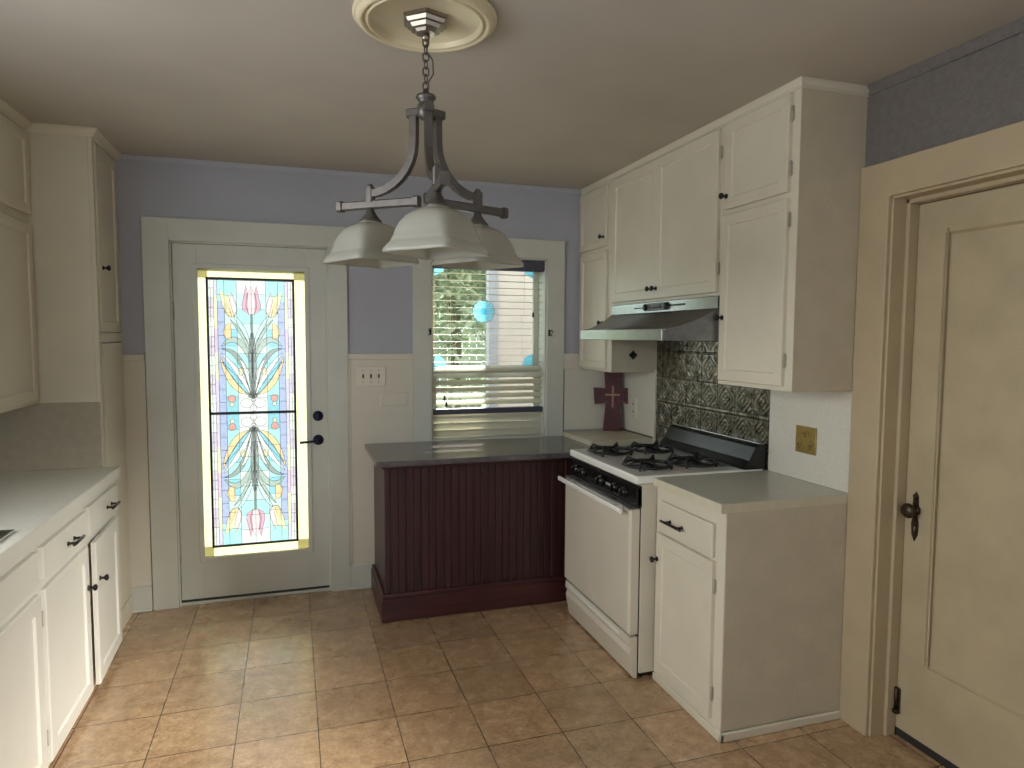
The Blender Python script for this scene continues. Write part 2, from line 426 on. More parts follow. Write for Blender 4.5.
# right wall with door opening Y 1.12..1.955, Z 0..2.045
RY0, RY1, RZ = 1.12, 1.955, 2.045
OY0, OY1, OZ0, OZ1 = -0.15, 0.75, 1.50, 2.30     # unseen opening added in the right wall, shaped for the fill beam
w = MB()
w.box(XW, XW + 0.15, RY1, YB, 0, H); w.box(XW, XW + 0.15, RY0, RY1, RZ, H); w.box(XW, XW + 0.15, OY1, RY0, 0, H); w.box(XW, XW + 0.15, YF, OY0, 0, H); w.box(XW, XW + 0.15, OY0, OY1, OZ1, H); w.box(XW, XW + 0.15, OY0, OY1, 0, OZ0)
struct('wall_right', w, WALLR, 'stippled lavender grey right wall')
LY0, LY1, LZ0, LZ1 = 0.5, 2.2, 1.05, 2.15      # unseen opening added over the sink for the left fill
w = MB()
w.box(XL - 0.15, XL, YF, LY0, 0, H); w.box(XL - 0.15, XL, LY1, YB, 0, H); w.box(XL - 0.15, XL, LY0, LY1, 0, LZ0); w.box(XL - 0.15, XL, LY0, LY1, LZ1, H)
struct('wall_left', w, WALLP, 'lavender grey left wall behind cabinets')
w = MB(); w.box(XW + 0.75, XW + 0.9, 0.9, 2.2, 0, H); w.box(XW + 0.15, XW + 0.75, 0.8, 0.9, 0, H); w.box(XW + 0.15, XW + 0.75, 2.2, 2.3, 0, H)
struct('wall_light_stop', w, WALLP, 'unseen walls added behind the right-hand door to stop light leaks')  # added out of view to keep outside light from leaking round the door
FX0, FX1, FZ0, FZ1 = -0.6, 0.8, 0.9, 2.1         # unseen opening added behind the viewpoint for the rear fill
w = MB()
w.box(XL - 0.15, FX0, YF - 0.15, YF, 0, H); w.box(FX1, XW + 0.9, YF - 0.15, YF, 0, H); w.box(FX0, FX1, YF - 0.15, YF, 0, FZ0); w.box(FX0, FX1, YF - 0.15, YF, FZ1, H)
struct('wall_front', w, WALLP, 'lavender grey wall behind the viewpoint')

# wainscot on the back wall
w = MB()
for (a, b) in ((XLT, -0.785), (0.285, 0.67)):
    w.box(a, b, YB - 0.012, YB, 0.0, 1.40, 0.002)
    w.box(a, b, YB - 0.020, YB, 1.385, 1.421, 0.004)
struct('trim_1', w, WAINS, 'cream wainscot boarding either side of the back door')
# panel frame on the boarding beside the peninsula, and by the tall cabinet
w = MB()
w.box(0.285, 0.300, YB - 0.017, YB - 0.011, 0.15, 1.385, 0.002)
w.box(0.30, 0.67, YB - 0.018, YB - 0.011, 0.14, 0.158, 0.002)
w.box(0.652, 0.67, YB - 0.017, YB - 0.011, 0.15, 1.10, 0.002)
struct('trim_2', w, WAINS, 'cream panel moulding on the wainscot')
w = MB()
for (a, b) in ((XLT, -0.785), (0.285, 0.42)):
    w.box(a, b, YB - 0.022, YB, 0, 0.142, 0.004)
    w.box(a, b, YB - 0.034, YB - 0.02, 0, 0.016, 0.006)
struct('baseboard_back', w, TRIMP, 'white baseboard along the back wall')
# wainscot rail right of window + backsplash panel there
w = MB()
w.box(1.652, XW, YB - 0.02, YB, 1.318, 1.418, 0.003)
struct('trim_3', w, WAINS, 'cream rail above the corner worktop')
w = MB()
w.box(1.66, XW, YB - 0.012, YB, 0.92, 1.318, 0.001)
w.box(XW - 0.012, XW, 3.625, YB - 0.012, 0.92, 1.33, 0.001)
struct('trim_4', w, SPECK, 'pale backsplash boards in the right corner')
w = MB().box(XW - 0.016, XW, 3.606, 3.624, 0.70, 1.33, 0.002)
struct('trim_5', w, CREAM, 'cream edge strip beside the tin backsplash')
w = MB().box(XW - 0.006, XW, 2.09, 2.577, 0.915, 1.34, 0.001)
struct('trim_6', w, SPECK, 'speckled backsplash behind the near worktop')

# casings
w = MB()
CT = 0.022
w.box(-0.781, DX0 + 0.004, YB - CT, YB, 0, 2.157, 0.003)
w.box(DX1 - 0.004, 0.286, YB - CT, YB, 0, 2.157, 0.003)
w.box(DX0 + 0.002, DX1 - 0.002, YB - CT, YB, DZ - 0.004, 2.157, 0.003)
for (a, b) in ((DX0, DX0 + 0.012), (DX1 - 0.012, DX1)): w.box(a, b, YB - 0.004, YB + WT, 0, DZ, 0.001)
w.box(DX0, DX1, YB - 0.004, YB + WT, DZ - 0.012, DZ, 0.001)
w.box(DX0, DX1, YB + 0.0, YB + WT + 0.02, 0.0, 0.018, 0.003)
struct('trim_7', w, TRIMP, 'white casing around the back door')
w = MB()
w.box(0.67, WX0 + 0.003, YB - CT, YB, 0.80, 2.143, 0.003)
w.box(WX1 - 0.003, 1.652, YB - CT, YB, 0.80, 2.143, 0.003)
w.box(WX0, WX1, YB - CT, YB, WZ1 - 0.003, 2.143, 0.003)
for (a, b) in ((WX0, WX0 + 0.012), (WX1 - 0.012, WX1)): w.box(a, b, YB - 0.004, YB + WT, WZ0, WZ1, 0.001)
w.box(WX0, WX1, YB - 0.004, YB + WT, WZ1 - 0.012, WZ1, 0.001)
w.box(WX0, WX1, YB - 0.03, YB + WT + 0.04, WZ0 - 0.02, WZ0 + 0.006, 0.003)
struct('trim_8', w, TRIMP, 'white casing and sill around the kitchen window')
w = MB()
w.box(XW - 0.022, XW, RY1 - 0.003, 2.086, 0, 2.172, 0.004)
w.box(XW - 0.022, XW, RY0 - 0.13, RY0 + 0.003, 0, 2.172, 0.004)
w.box(XW - 0.022, XW, RY0, RY1, RZ - 0.003, 2.172, 0.004)
for (a, b) in ((RY1 - 0.012, RY1), (RY0, RY0 + 0.012)): w.box(XW - 0.006, XW + 0.15, a, b, 0, RZ, 0.002)
w.box(XW - 0.006, XW + 0.15, RY0, RY1, RZ - 0.012, RZ, 0.002)
# stops
w.box(XW + 0.055, XW + 0.100, RY1 - 0.026, RY1 - 0.01, 0, RZ - 0.01, 0.003)
w.box(XW + 0.055, XW + 0.100, RY0 + 0.01, RY0 + 0.026, 0, RZ - 0.01, 0.003)
w.box(XW + 0.055, XW + 0.100, RY0 + 0.01, RY1 - 0.01, RZ - 0.028, RZ - 0.01, 0.003)
struct('trim_9', w, CASEP, 'cream casing around the right-hand door')

def crown(mb, pts, into, s=0.032):
    """small moulding run at the ceiling; into = list of outward unit vectors per point"""
    sec = [(0, 0), (s, 0), (s, -0.008), (s * 0.75, -0.016), (s * 0.45, -0.024), (0.006, -0.036), (0, -0.036)]
    k = len(sec); vs = []
    for p, n in zip(pts, into):
        for a, b in sec: vs.append((p[0] + n[0] * a, p[1] + n[1] * a, H + b))
    fs = []
    for i in range(len(pts) - 1):
        for c in range(k):
            d = (c + 1) % k; fs.append((i * k + c, i * k + d, (i + 1) * k + d, (i + 1) * k + c))
    fs.append(tuple(range(k))); fs.append(tuple((len(pts) - 1) * k + c for c in range(k))[::-1])
    mb.add(vs, fs)
w = MB(); crown(w, [(XLT, YB), (XRU, YB)], [(0, -1), (0, -1)], 0.015)
struct('trim_10', w, WALLP, 'thin lavender picture moulding at the top of the back wall')
w = MB(); crown(w, [(XLU, 2.75), (XLU, 3.6386), (XLT, 3.6386), (XLT, YB)], [(1, 0), (1, -1), (1, -1), (1, 0)])
struct('trim_11', w, CREAM, 'cream crown moulding over the left cabinets')
w = MB(); crown(w, [(XRU, YB), (XRU, 2.09), (XW, 2.09)], [(-1, 0), (-1, -1), (0, -1)], 0.012)
struct('trim_12', w, CREAM, 'cream crown moulding over the right cabinets')
w = MB(); crown(w, [(XW, 2.07), (XW, YF)], [(-1, 0), (-1, 0)], 0.02)
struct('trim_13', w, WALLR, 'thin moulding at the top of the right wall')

# ------------------------------------------------------------------ back door (door_1)
d1 = thing('door_1', (-0.24, YB + 0.03, 0.02), 'white back door with a full-length glazed opening', 'door', kind='structure')
DF = YB + 0.012; DBk = DF + 0.044
GX0, GX1, GZ0, GZ1 = -0.520, 0.052, 0.262, 1.898
m = MB()
a0, a1 = DX0 + 0.014, DX1 - 0.014
m.box(a0, GX0, DF, DBk, 0.022, DZ - 0.014, 0.002)
m.box(GX1, a1, DF, DBk, 0.022, DZ - 0.014, 0.002)
m.box(GX0, GX1, DF, DBk, 0.022, GZ0, 0.0)
m.box(GX0, GX1, DF, DBk, GZ1, DZ - 0.014, 0.0)
m.build('door_leaf', TRIMP, d1)
m = MB()   # glazing bead around the opening
for (x0, x1, z0, z1) in ((GX0 - 0.022, GX0 + 0.004, GZ0 - 0.022, GZ1 + 0.022), (GX1 - 0.004, GX1 + 0.022, GZ0 - 0.022, GZ1 + 0.022),
                         (GX0, GX1, GZ0 - 0.022, GZ0 + 0.004), (GX0, GX1, GZ1 - 0.004, GZ1 + 0.022)):
    m.box(x0, x1, DF - 0.008, DF + 0.004, z0, z1, 0.003)
m.build('glazing_bead', TRIMP, d1)
m = MB().box(GX0, GX1, DF + 0.034, DF + 0.038, GZ0, GZ1); m.build('glass_pane', PANE, d1)
for z in (1.66, 0.30):
    m = MB(); m.box(a0 - 0.010, a0 + 0.004, DF - 0.004, DF + 0.002, z - 0.05, z + 0.05, 0.001)
    m.tube([(a0 - 0.004, DF - 0.006, z - 0.05), (a0 - 0.004, DF - 0.006, z + 0.05)], 0.006, 8)
    m.build('hinge', HINGE, d1)
m = MB(); m.lathe([(0.030, 0), (0.030, 0.008), (0.026, 0.014), (0.012, 0.016), (0.010, 0.020)], (0.112, DF, 1.056), (0, -1, 0), 24)
m.box(0.108, 0.116, DF - 0.032, DF - 0.016, 1.040, 1.072, 0.002)
m.build('deadbolt', NAVY, d1)
m = MB(); m.lathe([(0.031, 0), (0.031, 0.006), (0.026, 0.012), (0.012, 0.015), (0.011, 0.045)], (0.112, DF, 0.914), (0, -1, 0), 24)
m.build('lever_rose', NAVY, d1)
m = MB(); m.tube([(0.112, DF - 0.042, 0.914), (0.09, DF - 0.046, 0.913), (0.05, DF - 0.046, 0.909), (0.008, DF - 0.044, 0.907)], 0.0075, 10)
m.build('lever_handle', NAVY, d1)
m = MB().box(a0, a1, DF - 0.006, DF + 0.006, 0.018, 0.030, 0.002); m.build('door_sweep', DARKP, d1)

# yellowed tape strips around the panel, inside the opening
t = thing('masking_strip_border', (-0.234, DF + 0.030, GZ0), 'yellowed translucent strips framing the stained glass in the door opening', 'strip')
q = DF + 0.030
for nm, (x0, x1, z0, z1, dy) in {'left': (GX0, -0.470, GZ0, GZ1, 0), 'right': (-0.012, GX1, GZ0, GZ1, 0), 'top': (GX0, GX1, 1.845, GZ1, -0.002), 'bottom': (GX0, GX1, GZ0, 0.318, -0.002)}.items():
    m = MB().add([(x0, q + dy, z0), (x1, q + dy, z0), (x1, q + dy, z1), (x0, q + dy, z1)], [(0, 1, 2, 3)]); m.build('strip', TAPE, t)

# ------------------------------------------------------------------ stained glass panel
SX0, SX1, SZ0, SZ1, SZD = -0.478, -0.008, 0.312, 1.850, 1.085
SY = DF + 0.020
sg = thing('stained_glass_panel', ((SX0 + SX1) / 2, SY, SZ0), 'tall black-framed stained glass panel of mirrored tulips and leaves', 'stained glass')
m = MB()
fwid = 0.012
for (x0, x1, z0, z1) in ((SX0, SX0 + fwid, SZ0, SZ1), (SX1 - fwid, SX1, SZ0, SZ1), (SX0, SX1, SZ0, SZ0 + fwid), (SX0, SX1, SZ1 - fwid, SZ1), (SX0, SX1, SZD - 0.006, SZD + 0.006)):
    m.box(x0, x1, SY - 0.007, SY + 0.005, z0, z1, 0.001)
m.build('frame', BLACK, sg)

def bez(p, n=14):
    out = []
    for i in range(n + 1):
        t = i / n
        if len(p) == 3: c = ((1 - t) ** 2, 2 * t * (1 - t), t * t)
        else: c = ((1 - t) ** 3, 3 * t * (1 - t) ** 2, 3 * t * t * (1 - t), t ** 3)
        out.append((sum(a * b[0] for a, b in zip(c, p)), sum(a * b[1] for a, b in zip(c, p))))
    return out
def leafp(p, w, n=14):
    c = bez(p, n); L = []; R = []
    for i, (x, y) in enumerate(c):
        a = c[max(i - 1, 0)]; b = c[min(i + 1, n)]
        tx, ty = b[0] - a[0], (b[1] - a[1]) * 3.25
        l = math.hypot(tx, ty) or 1
        k = w * math.sin(PI * min(1, max(0, (i / n) * 0.96 + 0.02))) ** 0.8
        L.append((x - ty / l * k, y + tx / l * k / 3.25)); R.append((x + ty / l * k, y - tx / l * k / 3.25))
    return L + R[::-1]
def ell(cx, cy, rx, ry, n=18, a0=0, a1=2 * PI):
    return [(cx + rx * math.cos(a0 + (a1 - a0) * i / n), cy + ry * math.sin(a0 + (a1 - a0) * i / n)) for i in range(n + (0 if a1 - a0 > 6.2 else 1))]
shapes = []   # (polygon, colour); u -1..1, v 0 (top) .. 1 (divider); later ones lie on top
def S(poly, c, both=True):
    shapes.append((poly, c))
    if both: shapes.append(([(-x, y) for x, y in poly], c))
def rect(x0, x1, y0, y1): return [(x0, y0), (x1, y0), (x1, y1), (x0, y1)]
cy1, cy2, cyd = rgb(150, 236, 240), rgb(196, 240, 244), rgb(92, 200, 232)
wht, lil, blu, yel = rgb(240, 246, 250), rgb(212, 200, 232), rgb(150, 172, 232), rgb(250, 244, 190)
pnk, pnkd, org_, red, grn, grnd = rgb(246, 214, 228), rgb(226, 150, 190), rgb(248, 208, 140), rgb(236, 130, 120), rgb(150, 182, 176), rgb(108, 134, 136)
for i in range(7):      # side border of beads
    S(rect(0.86, 1.0, i / 7, (i + 1) / 7), lil if i % 2 else wht)
S(rect(0.78, 0.86, 0.0, 0.13), lil); S(rect(0.78, 0.86, 0.13, 0.37), yel); S(rect(0.78, 0.86, 0.37, 0.55), rgb(216, 180, 216)); S(rect(0.78, 0.86, 0.55, 0.75), yel); S(rect(0.78, 0.86, 0.75, 1), lil)
for i in range(6): S(rect(0.62, 0.78, i / 6, (i + 1) / 6), blu if i not in (0,) else cy1)
for i, c in enumerate((cy1, cy2, cy2, cyd, cy1, cyd, cy1, cyd)): S(rect(0.34, 0.62, i / 8, (i + 1) / 8), c)
for i, c in enumerate((wht, cy2, cy1, cy2, wht, cy1, wht, wht, wht)): S(rect(0.0, 0.34, i / 9, (i + 1) / 9), c)
S(leafp([(0.05, 0.62), (0.3, 0.36), (0.70, 0.50)], 0.07), grn)
S(leafp([(0.03, 0.50), (0.22, 0.34), (0.42, 0.27)], 0.05), cy2)
S(leafp([(0.03, 0.56), (0.20, 0.40), (0.50, 0.30)], 0.035), grn)
S(leafp([(0.05, 0.86), (0.22, 0.52), (0.70, 0.52)], 0.06), grnd)
S(leafp([(0.06, 0.87), (0.26, 0.70), (0.72, 0.55)], 0.055), wht)
S(leafp([(0.10, 0.86), (0.50, 0.84), (0.74, 0.58)], 0.07), org_)
S(leafp([(0.07, 0.88), (0.28, 0.78), (0.70, 0.62)], 0.045), cyd)
S(leafp([(0.03, 0.88), (0.10, 0.66), (0.30, 0.60)], 0.05), wht)
S(ell(0.27, 0.69, 0.05, 0.03), yel)
S(leafp([(0.02, 0.90), (0.06, 0.60), (0.02, 0.40)], 0.05), grnd)
S(rect(-0.025, 0.025, 0.26, 0.90), grnd, False)
# tulips
S([(0, 0.055), (0.10, 0.12), (0.13, 0.20), (0.07, 0.262), (-0.07, 0.262), (-0.13, 0.20), (-0.10, 0.12)], pnk, False)
S([(0.12, 0.045), (0.17, 0.13), (0.22, 0.19), (0.20, 0.235), (0.06, 0.265), (0.10, 0.20), (0.08, 0.11)], pnkd)
S([(0.73, 0.085), (0.68, 0.18), (0.58, 0.27), (0.42, 0.285), (0.33, 0.24), (0.36, 0.18), (0.46, 0.10), (0.52, 0.135)], yel)
S([(0.46, 0.10), (0.50, 0.16), (0.44, 0.24), (0.40, 0.28), (0.33, 0.24), (0.36, 0.18)], pnk)
S([(0.58, 0.16), (0.60, 0.24), (0.52, 0.285), (0.45, 0.285), (0.50, 0.22)], org_)
S([(0.48, 0.325), (0.58, 0.335), (0.66, 0.38), (0.65, 0.42), (0.58, 0.445), (0.48, 0.45)], org_)
S(ell(0.50, 0.893, 0.085, 0.027), red)
S(ell(0.50, 0.937, 0.045, 0.016), yel)
S(ell(0.16, 0.93, 0.14, 0.035), wht); S(ell(0, 0.895, 0.05, 0.022), wht, False); S(ell(0, 0.965, 0.07, 0.026), wht, False)
S([(0.13, 0.855), (0.10, 0.885), (-0.10, 0.885), (-0.13, 0.855)], grnd, False)
boxes = [(min(p[0] for p in s), max(p[0] for p in s), min(p[1] for p in s), max(p[1] for p in s)) for s, _ in shapes]
def inside(poly, x, y):
    r = False; j = len(poly) - 1
    for i in range(len(poly)):
        xi, yi = poly[i]; xj, yj = poly[j]
        if (yi > y) != (yj > y) and x < (xj - xi) * (y - yi) / (yj - yi) + xi: r = not r
        j = i
    return r
def colour(u, v):
    for k in range(len(shapes) - 1, -1, -1):
        b = boxes[k]
        if b[0] <= u <= b[1] and b[2] <= v <= b[3] and inside(shapes[k][0], u, v): return shapes[k][1]
    return wht
gx0, gx1 = SX0 + fwid * 0.5, SX1 - fwid * 0.5
cxm, hw = (gx0 + gx1) / 2, (gx1 - gx0) / 2
NU, NV = 104, 168
cols = [[colour(-1 + 2 * (i + 0.5) / NU, (j + 0.5) / NV) for i in range(NU)] for j in range(NV)]
m = MB(); fcol = []
for half in (0, 1):
    zt, zb = (SZ1 - 0.006, SZD) if half == 0 else (SZ0 + 0.006, SZD)
    vs = [(gx0 + (gx1 - gx0) * i / NU, SY, zt + (zb - zt) * j / NV) for j in range(NV + 1) for i in range(NU + 1)]
    fs = []
    for j in range(NV):
        for i in range(NU):
            a = j * (NU + 1) + i; fs.append((a, a + 1, a + NU + 2, a + NU + 1)); fcol.append(cols[j][i])
    m.add(vs, fs)
g = m.build('glass_pieces', SGLASS, sg)
ca = g.data.color_attributes.new('glass_colour', 'FLOAT_COLOR', 'CORNER')
flat = []
for p, c in zip(g.data.polygons, fcol): flat += list(c) * p.loop_total
flat = [x if (i % 4 == 3) else (x * 0.72 + 0.28 * 0.92) * 0.33 for i, x in enumerate(flat)]
ca.data.foreach_set('color', flat)
# lead lines
m = MB()
def lead(pts, closed, half, r=0.0012):
    zt, zb = (SZ1 - 0.006, SZD) if half == 0 else (SZ0 + 0.006, SZD)
    P = [(cxm + u * hw, SY - 0.001, zt + (zb - zt) * min(max(v, 0), 1)) for u, v in pts]
    m.sweep(P, [(-r, -0.001), (r, -0.001), (r * 0.6, 0.0016), (-r * 0.6, 0.0016)], closed, False, (0, -1, 0))
for half in (0, 1):
    for s, c in shapes[16:]: lead(s, True, half)
    for sgn in (-1, 1):
        for u in (0.62, 0.86):
            lead([(sgn * u, 0.005), (sgn * u, 0.995)], False, half)
        for i in range(1, 14): lead([(sgn * 0.86, i / 14), (sgn * 0.99, i / 14)], False, half)
        for i in range(1, 10): lead([(sgn * 0.62, i / 10 + 0.02), (sgn * 0.78, i / 10 + 0.02)], False, half)
        lead([(sgn * 0.34, 0.005), (sgn * 0.34, 0.30)], False, half)
        lead([(sgn * 0.93, 0.005), (sgn * 0.93, 0.995)], False, half)
m.build('lead_came', LEAD, sg)

# ------------------------------------------------------------------ kitchen window (window_1) and blind
w1 = thing('window_1', (1.16, YB + 0.1, WZ0), 'double-hung kitchen window behind the blind', 'window', kind='structure')
UY = YB + 0.118; LYs = YB + 0.085
def sash(name, y, x0, x1, z0, z1, st, top, bot, mat=TRIMP):
    m = MB()
    m.box(x0, x0 + st, y, y + 0.03, z0, z1, 0.002); m.box(x1 - st, x1, y, y + 0.03, z0, z1, 0.002)
    m.box(x0 + st, x1 - st, y, y + 0.03, z0, z0 + bot, 0.002); m.box(x0 + st, x1 - st, y, y + 0.03, z1 - top, z1, 0.002)
    o = m.build(name, mat, w1)
    MB().box(x0 + st, x1 - st, y + 0.013, y + 0.017, z0 + bot, z1 - top).build('glass_pane', PANE, o)
    return o
us = sash('upper_sash', UY, WX0 + 0.012, WX1 - 0.012, 1.295, WZ1 - 0.012, 0.036, 0.03, 0.045)
ls = sash('lower_sash', LYs, WX0 + 0.012, WX1 - 0.012, WZ0 + 0.006, 1.335, 0.042, 0.045, 0.05)
# cyan corner pieces on the upper pane
ux0, ux1, uz0, uz1 = WX0 + 0.048, WX1 - 0.048, 1.34, WZ1 - 0.042
for (sx, x) in ((1, ux0), (-1, ux1)):
    for (sz, z) in ((1, uz0), (-1, uz1)):
        m = MB(); k = 0.075
        m.prism([(x, z), (x + sx * k, z), (x + sx * k * 0.75, z + sz * k * 0.6), (x + sx * k * 0.45, z + sz * k * 0.8), (x, z + sz * k)], 'Y', UY + 0.008, UY + 0.012)
        m.build('corner_glass', CYANG, us)
m = MB().box(1.10, 1.18, LYs - 0.02, LYs + 0.0, 1.318, 1.340, 0.003); m.build('sash_lock', DARKP, w1)

# blue suncatcher on the upper pane
scx, scz = 1.150, 1.688
t = thing('suncatcher', (scx, UY + 0.006, scz - 0.075), 'round blue glass suncatcher on the upper window pane', 'suncatcher')
m = MB()
for k in range(16):
    a0, a1 = 2 * PI * k / 16, 2 * PI * (k + 0.92) / 16
    am = (a0 + a1) / 2; R = 0.072
    m.prism([(scx + 0.02 * math.cos(a0), scz + 0.02 * math.sin(a0)), (scx + R * 0.9 * math.cos(a0), scz + R * 0.9 * math.sin(a0)), (scx + R * math.cos(am), scz + R * math.sin(am)),
             (scx + R * 0.9 * math.cos(a1), scz + R * 0.9 * math.sin(a1)), (scx + 0.02 * math.cos(a1), scz + 0.02 * math.sin(a1))], 'Y', UY + 0.005, UY + 0.009)
m.build('petal_glass', CYANG, t)
m = MB(); m.lathe([(0.019, 0), (0.019, 0.005)], (scx, UY + 0.009, scz), (0, -1, 0), 20, False); m.build('centre_glass', CYAND, t)
m = MB(); m.tube([(scx + 0.074 * math.cos(2 * PI * i / 32), UY + 0.006, scz + 0.074 * math.sin(2 * PI * i / 32)) for i in range(32)], 0.002, 6, True)
m.build('rim', LEAD, t)

# blind
bl = thing('window_blind', (1.16, YB + 0.04, WZ0 + 0.01), 'ivory slatted blind hanging in the kitchen window, lower slats closed', 'blind')
bx0, bx1, by = WX0 + 0.014, WX1 - 0.014, YB + 0.04
MB().box(bx0, bx1, by - 0.035, by + 0.03, 1.945, WZ1 - 0.014, 0.003).build('head_rail', RAILM, bl)
def slat(z, tilt, mat, wd=0.048):
    m = MB(); pts = []
    n = 5
    up = []; dn = []
    for i in range(n):
        a = -wd / 2 + wd * i / (n - 1); c = 0.0014 * (1 - (2 * a / wd) ** 2)
        y = a * math.cos(tilt) - c * math.sin(tilt); zz = a * math.sin(tilt) + c * math.cos(tilt)
        up.append((by + y, z + zz + 0.0006)); dn.append((by + y, z + zz - 0.0006))
    m.prism(up + dn[::-1], 'X', bx0 + 0.003, bx1 - 0.003)
    return m.build('slat', mat, bl)
z = 1.918; sl = 0.0425
while z > 1.09:
    slat(z, -0.02 if z > 1.34 else 0.56, BLINDM); z -= sl
for z in (0.918, 0.962, 1.006, 1.046): slat(z, -1.15, BLINDY)
MB().box(bx0 + 0.002, bx1 - 0.002, by - 0.026, by + 0.026, 1.040, 1.074, 0.003).build('mid_rail', RAILM, bl)
for x in (0.92, 1.39):
    m = MB()
    for dy in (-0.025, 0.025): m.tube([(x, by + dy, 0.90), (x, by + dy, 1.95)], 0.0009, 5)
    m.build('ladder_cord', IVORYP, bl)
def tassel(x, z, ztop):
    m = MB(); m.tube([(x, by - 0.036, z), (x, by - 0.036, ztop)], 0.0009, 5); c = m.build('pull_cord', IVORYP, bl)
    m = MB(); m.lathe([(0.003, 0.016), (0.006, 0.010), (0.0075, -0.008), (0.006, -0.016), (0.002, -0.018)][::-1], (x, by - 0.036, z), n=10); m.build('tassel', DARKP, c)
tassel(0.868, 1.145, 1.95); tassel(0.880, 1.105, 1.95); tassel(1.447, 1.668, 1.95)

# tie-back hooks on the casing
def hook(x, z, s, label):
    m = MB(); y = YB - CT
    m.box(x - 0.006, x + 0.006, y - 0.004, y, z - 0.02, z + 0.02, 0.001)
    m.tube([(x, y - 0.003, z + 0.012), (x + s * 0.012, y - 0.018, z + 0.016), (x + s * 0.016, y - 0.026, z + 0.006), (x + s * 0.008, y - 0.026, z - 0.004)], 0.003, 7)
    m.tube([(x, y - 0.003, z - 0.01), (x + s * 0.010, y - 0.014, z - 0.014), (x + s * 0.014, y - 0.02, z - 0.022)], 0.003, 7)
    solo(m, 'curtain_hook', BLACK, (x, y, z - 0.02), label, 'hook', 'curtain hooks on the window casing')
hook(0.776, 1.555, -1, 'small black curtain hook on the casing left of the kitchen window')
hook(1.548, 1.552, 1, 'small black curtain hook on the casing right of the kitchen window')

# ------------------------------------------------------------------ right-hand door (door_2)
d2 = thing('door_2', (XW + 0.12, 1.53, 0.02), 'aged cream single-panel door in the right wall', 'door', kind='structure')
FX = XW + 0.1015
m = MB(); panel(m, faceNX(FX + 0.040), RY0 + 0.014, RY1 - 0.018, 0.205, RZ - 0.03, t=0.040, fw=0.115, dep=0.012, slope=0.022, b=0.0005)
m.box(FX, FX + 0.04, RY0 + 0.014, RY1 - 0.018, 0.034, 0.206, 0.0005)
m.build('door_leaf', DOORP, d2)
m = MB(); F2 = faceNX(FX)
prof = [(1.871, 0.300), (1.886, 0.318), (1.884, 0.336), (1.870, 0.35)]
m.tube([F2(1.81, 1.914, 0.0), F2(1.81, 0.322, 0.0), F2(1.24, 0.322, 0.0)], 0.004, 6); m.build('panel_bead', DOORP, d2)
MB().box(FX + 0.004, FX + 0.034, RY0 + 0.013, RY1 - 0.013, 0.0, 0.036).build('gap_shade_strip', RAWDARK, d2)  # dark strip under the door, standing in for shade in the gap
kp = 1.885
m = MB()   # key escutcheon
m.prism([(kp - 0.016 + dx, z) for dx, z in ((0.006, 0.945), (0.016, 0.962), (0.026, 0.945), (0.028, 0.90), (0.024, 0.87), (0.031, 0.84), (0.028, 0.80), (0.016, 0.775), (0.004, 0.80), (0.001, 0.84), (0.008, 0.87), (0.004, 0.90))], 'X', FX - 0.004, FX + 0.001)
m.ball((FX - 0.005, kp, 0.945), 0.010, 10); m.ball((FX - 0.004, kp, 0.815), 0.012, 10, 0.6, 0.8, 1.9)
m.build('escutcheon', BRONZE, d2)
m = MB(); m.lathe([(0.020, 0), (0.018, 0.006), (0.010, 0.010), (0.009, 0.022), (0.018, 0.026), (0.027, 0.033), (0.028, 0.041), (0.022, 0.049), (0.006, 0.053)], (FX, kp, 0.893), (-1, 0, 0), 20)
m.build('door_knob', BRONZE, d2)
m = MB(); m.box(FX - 0.006, FX + 0.001, 1.912, 1.932, 0.11, 0.19, 0.002); m.tube([(FX - 0.010, 1.925, 0.115), (FX - 0.012, 1.922, 0.195)], 0.007, 8)
m.box(FX - 0.025, FX - 0.004, 1.908, 1.928, 0.095, 0.112, 0.003)
m.build('lower_hinge', BRONZE, d2)

# ------------------------------------------------------------------ peninsula
P0x, P1x, P0y = 0.429, 1.640, 3.549
pc = thing('peninsula_cabinet', (1.03, 3.80, 0), 'dark mahogany beadboard peninsula cabinet below the window', 'cabinet')
m = MB()   # beadboard front as one profile
prof = [(P0x, P0y + 0.012)]
x = P0x
prof = []
step = 0.0415; gi = 0
x = P0x + 0.004
prof.append((P0x, YB - 0.03)); prof.append((P0x, P0y + 0.003)); prof.append((P0x + 0.003, P0y))
x = P0x + 0.03
while x < P1x - 0.02:
    dpt = 0.006 if gi % 2 == 0 else 0.004; hwid = 0.004 if gi % 2 == 0 else 0.0025
    prof += [(x - hwid, P0y), (x - hwid * 0.4, P0y + dpt), (x + hwid * 0.4, P0y + dpt), (x + hwid, P0y)]
    if gi % 2 == 0: prof += [(x + hwid + 0.003, P0y - 0.002), (x + hwid + 0.006, P0y)]
    gi += 1; x += step
prof += [(P1x, P0y), (P1x, YB - 0.03)]
m.prism(prof, 'Z', 0.02, 0.850)
m.build('body', MAHOG, pc)
m = MB()
for (x0, x1, y0, y1) in ((P0x - 0.022, P1x, P0y - 0.020, P0y + 0.001), (P0x - 0.022, P0x + 0.001, P0y, YB - 0.03)):
    m.box(x0, x1, y0, y1, 0.0, 0.125, 0.003)
    m.box(x0 + 0.004, x1, y0 + 0.006, y1, 0.122, 0.150, 0.008, 3)
m.build('base_moulding', MAHOGX, pc)
m = MB(); m.box(P0x - 0.014, P1x, P0y - 0.016, P0y + 0.002, 0.826, 0.852, 0.006, 3); m.box(P0x - 0.014, P0x + 0.002, P0y, YB - 0.03, 0.826, 0.852, 0.006, 3)
m.build('top_moulding', MAHOGX, pc)
m = MB(); m.box(0.377, 1.66, 3.452, YB - 0.013, 0.8535, 0.8825, 0.003)
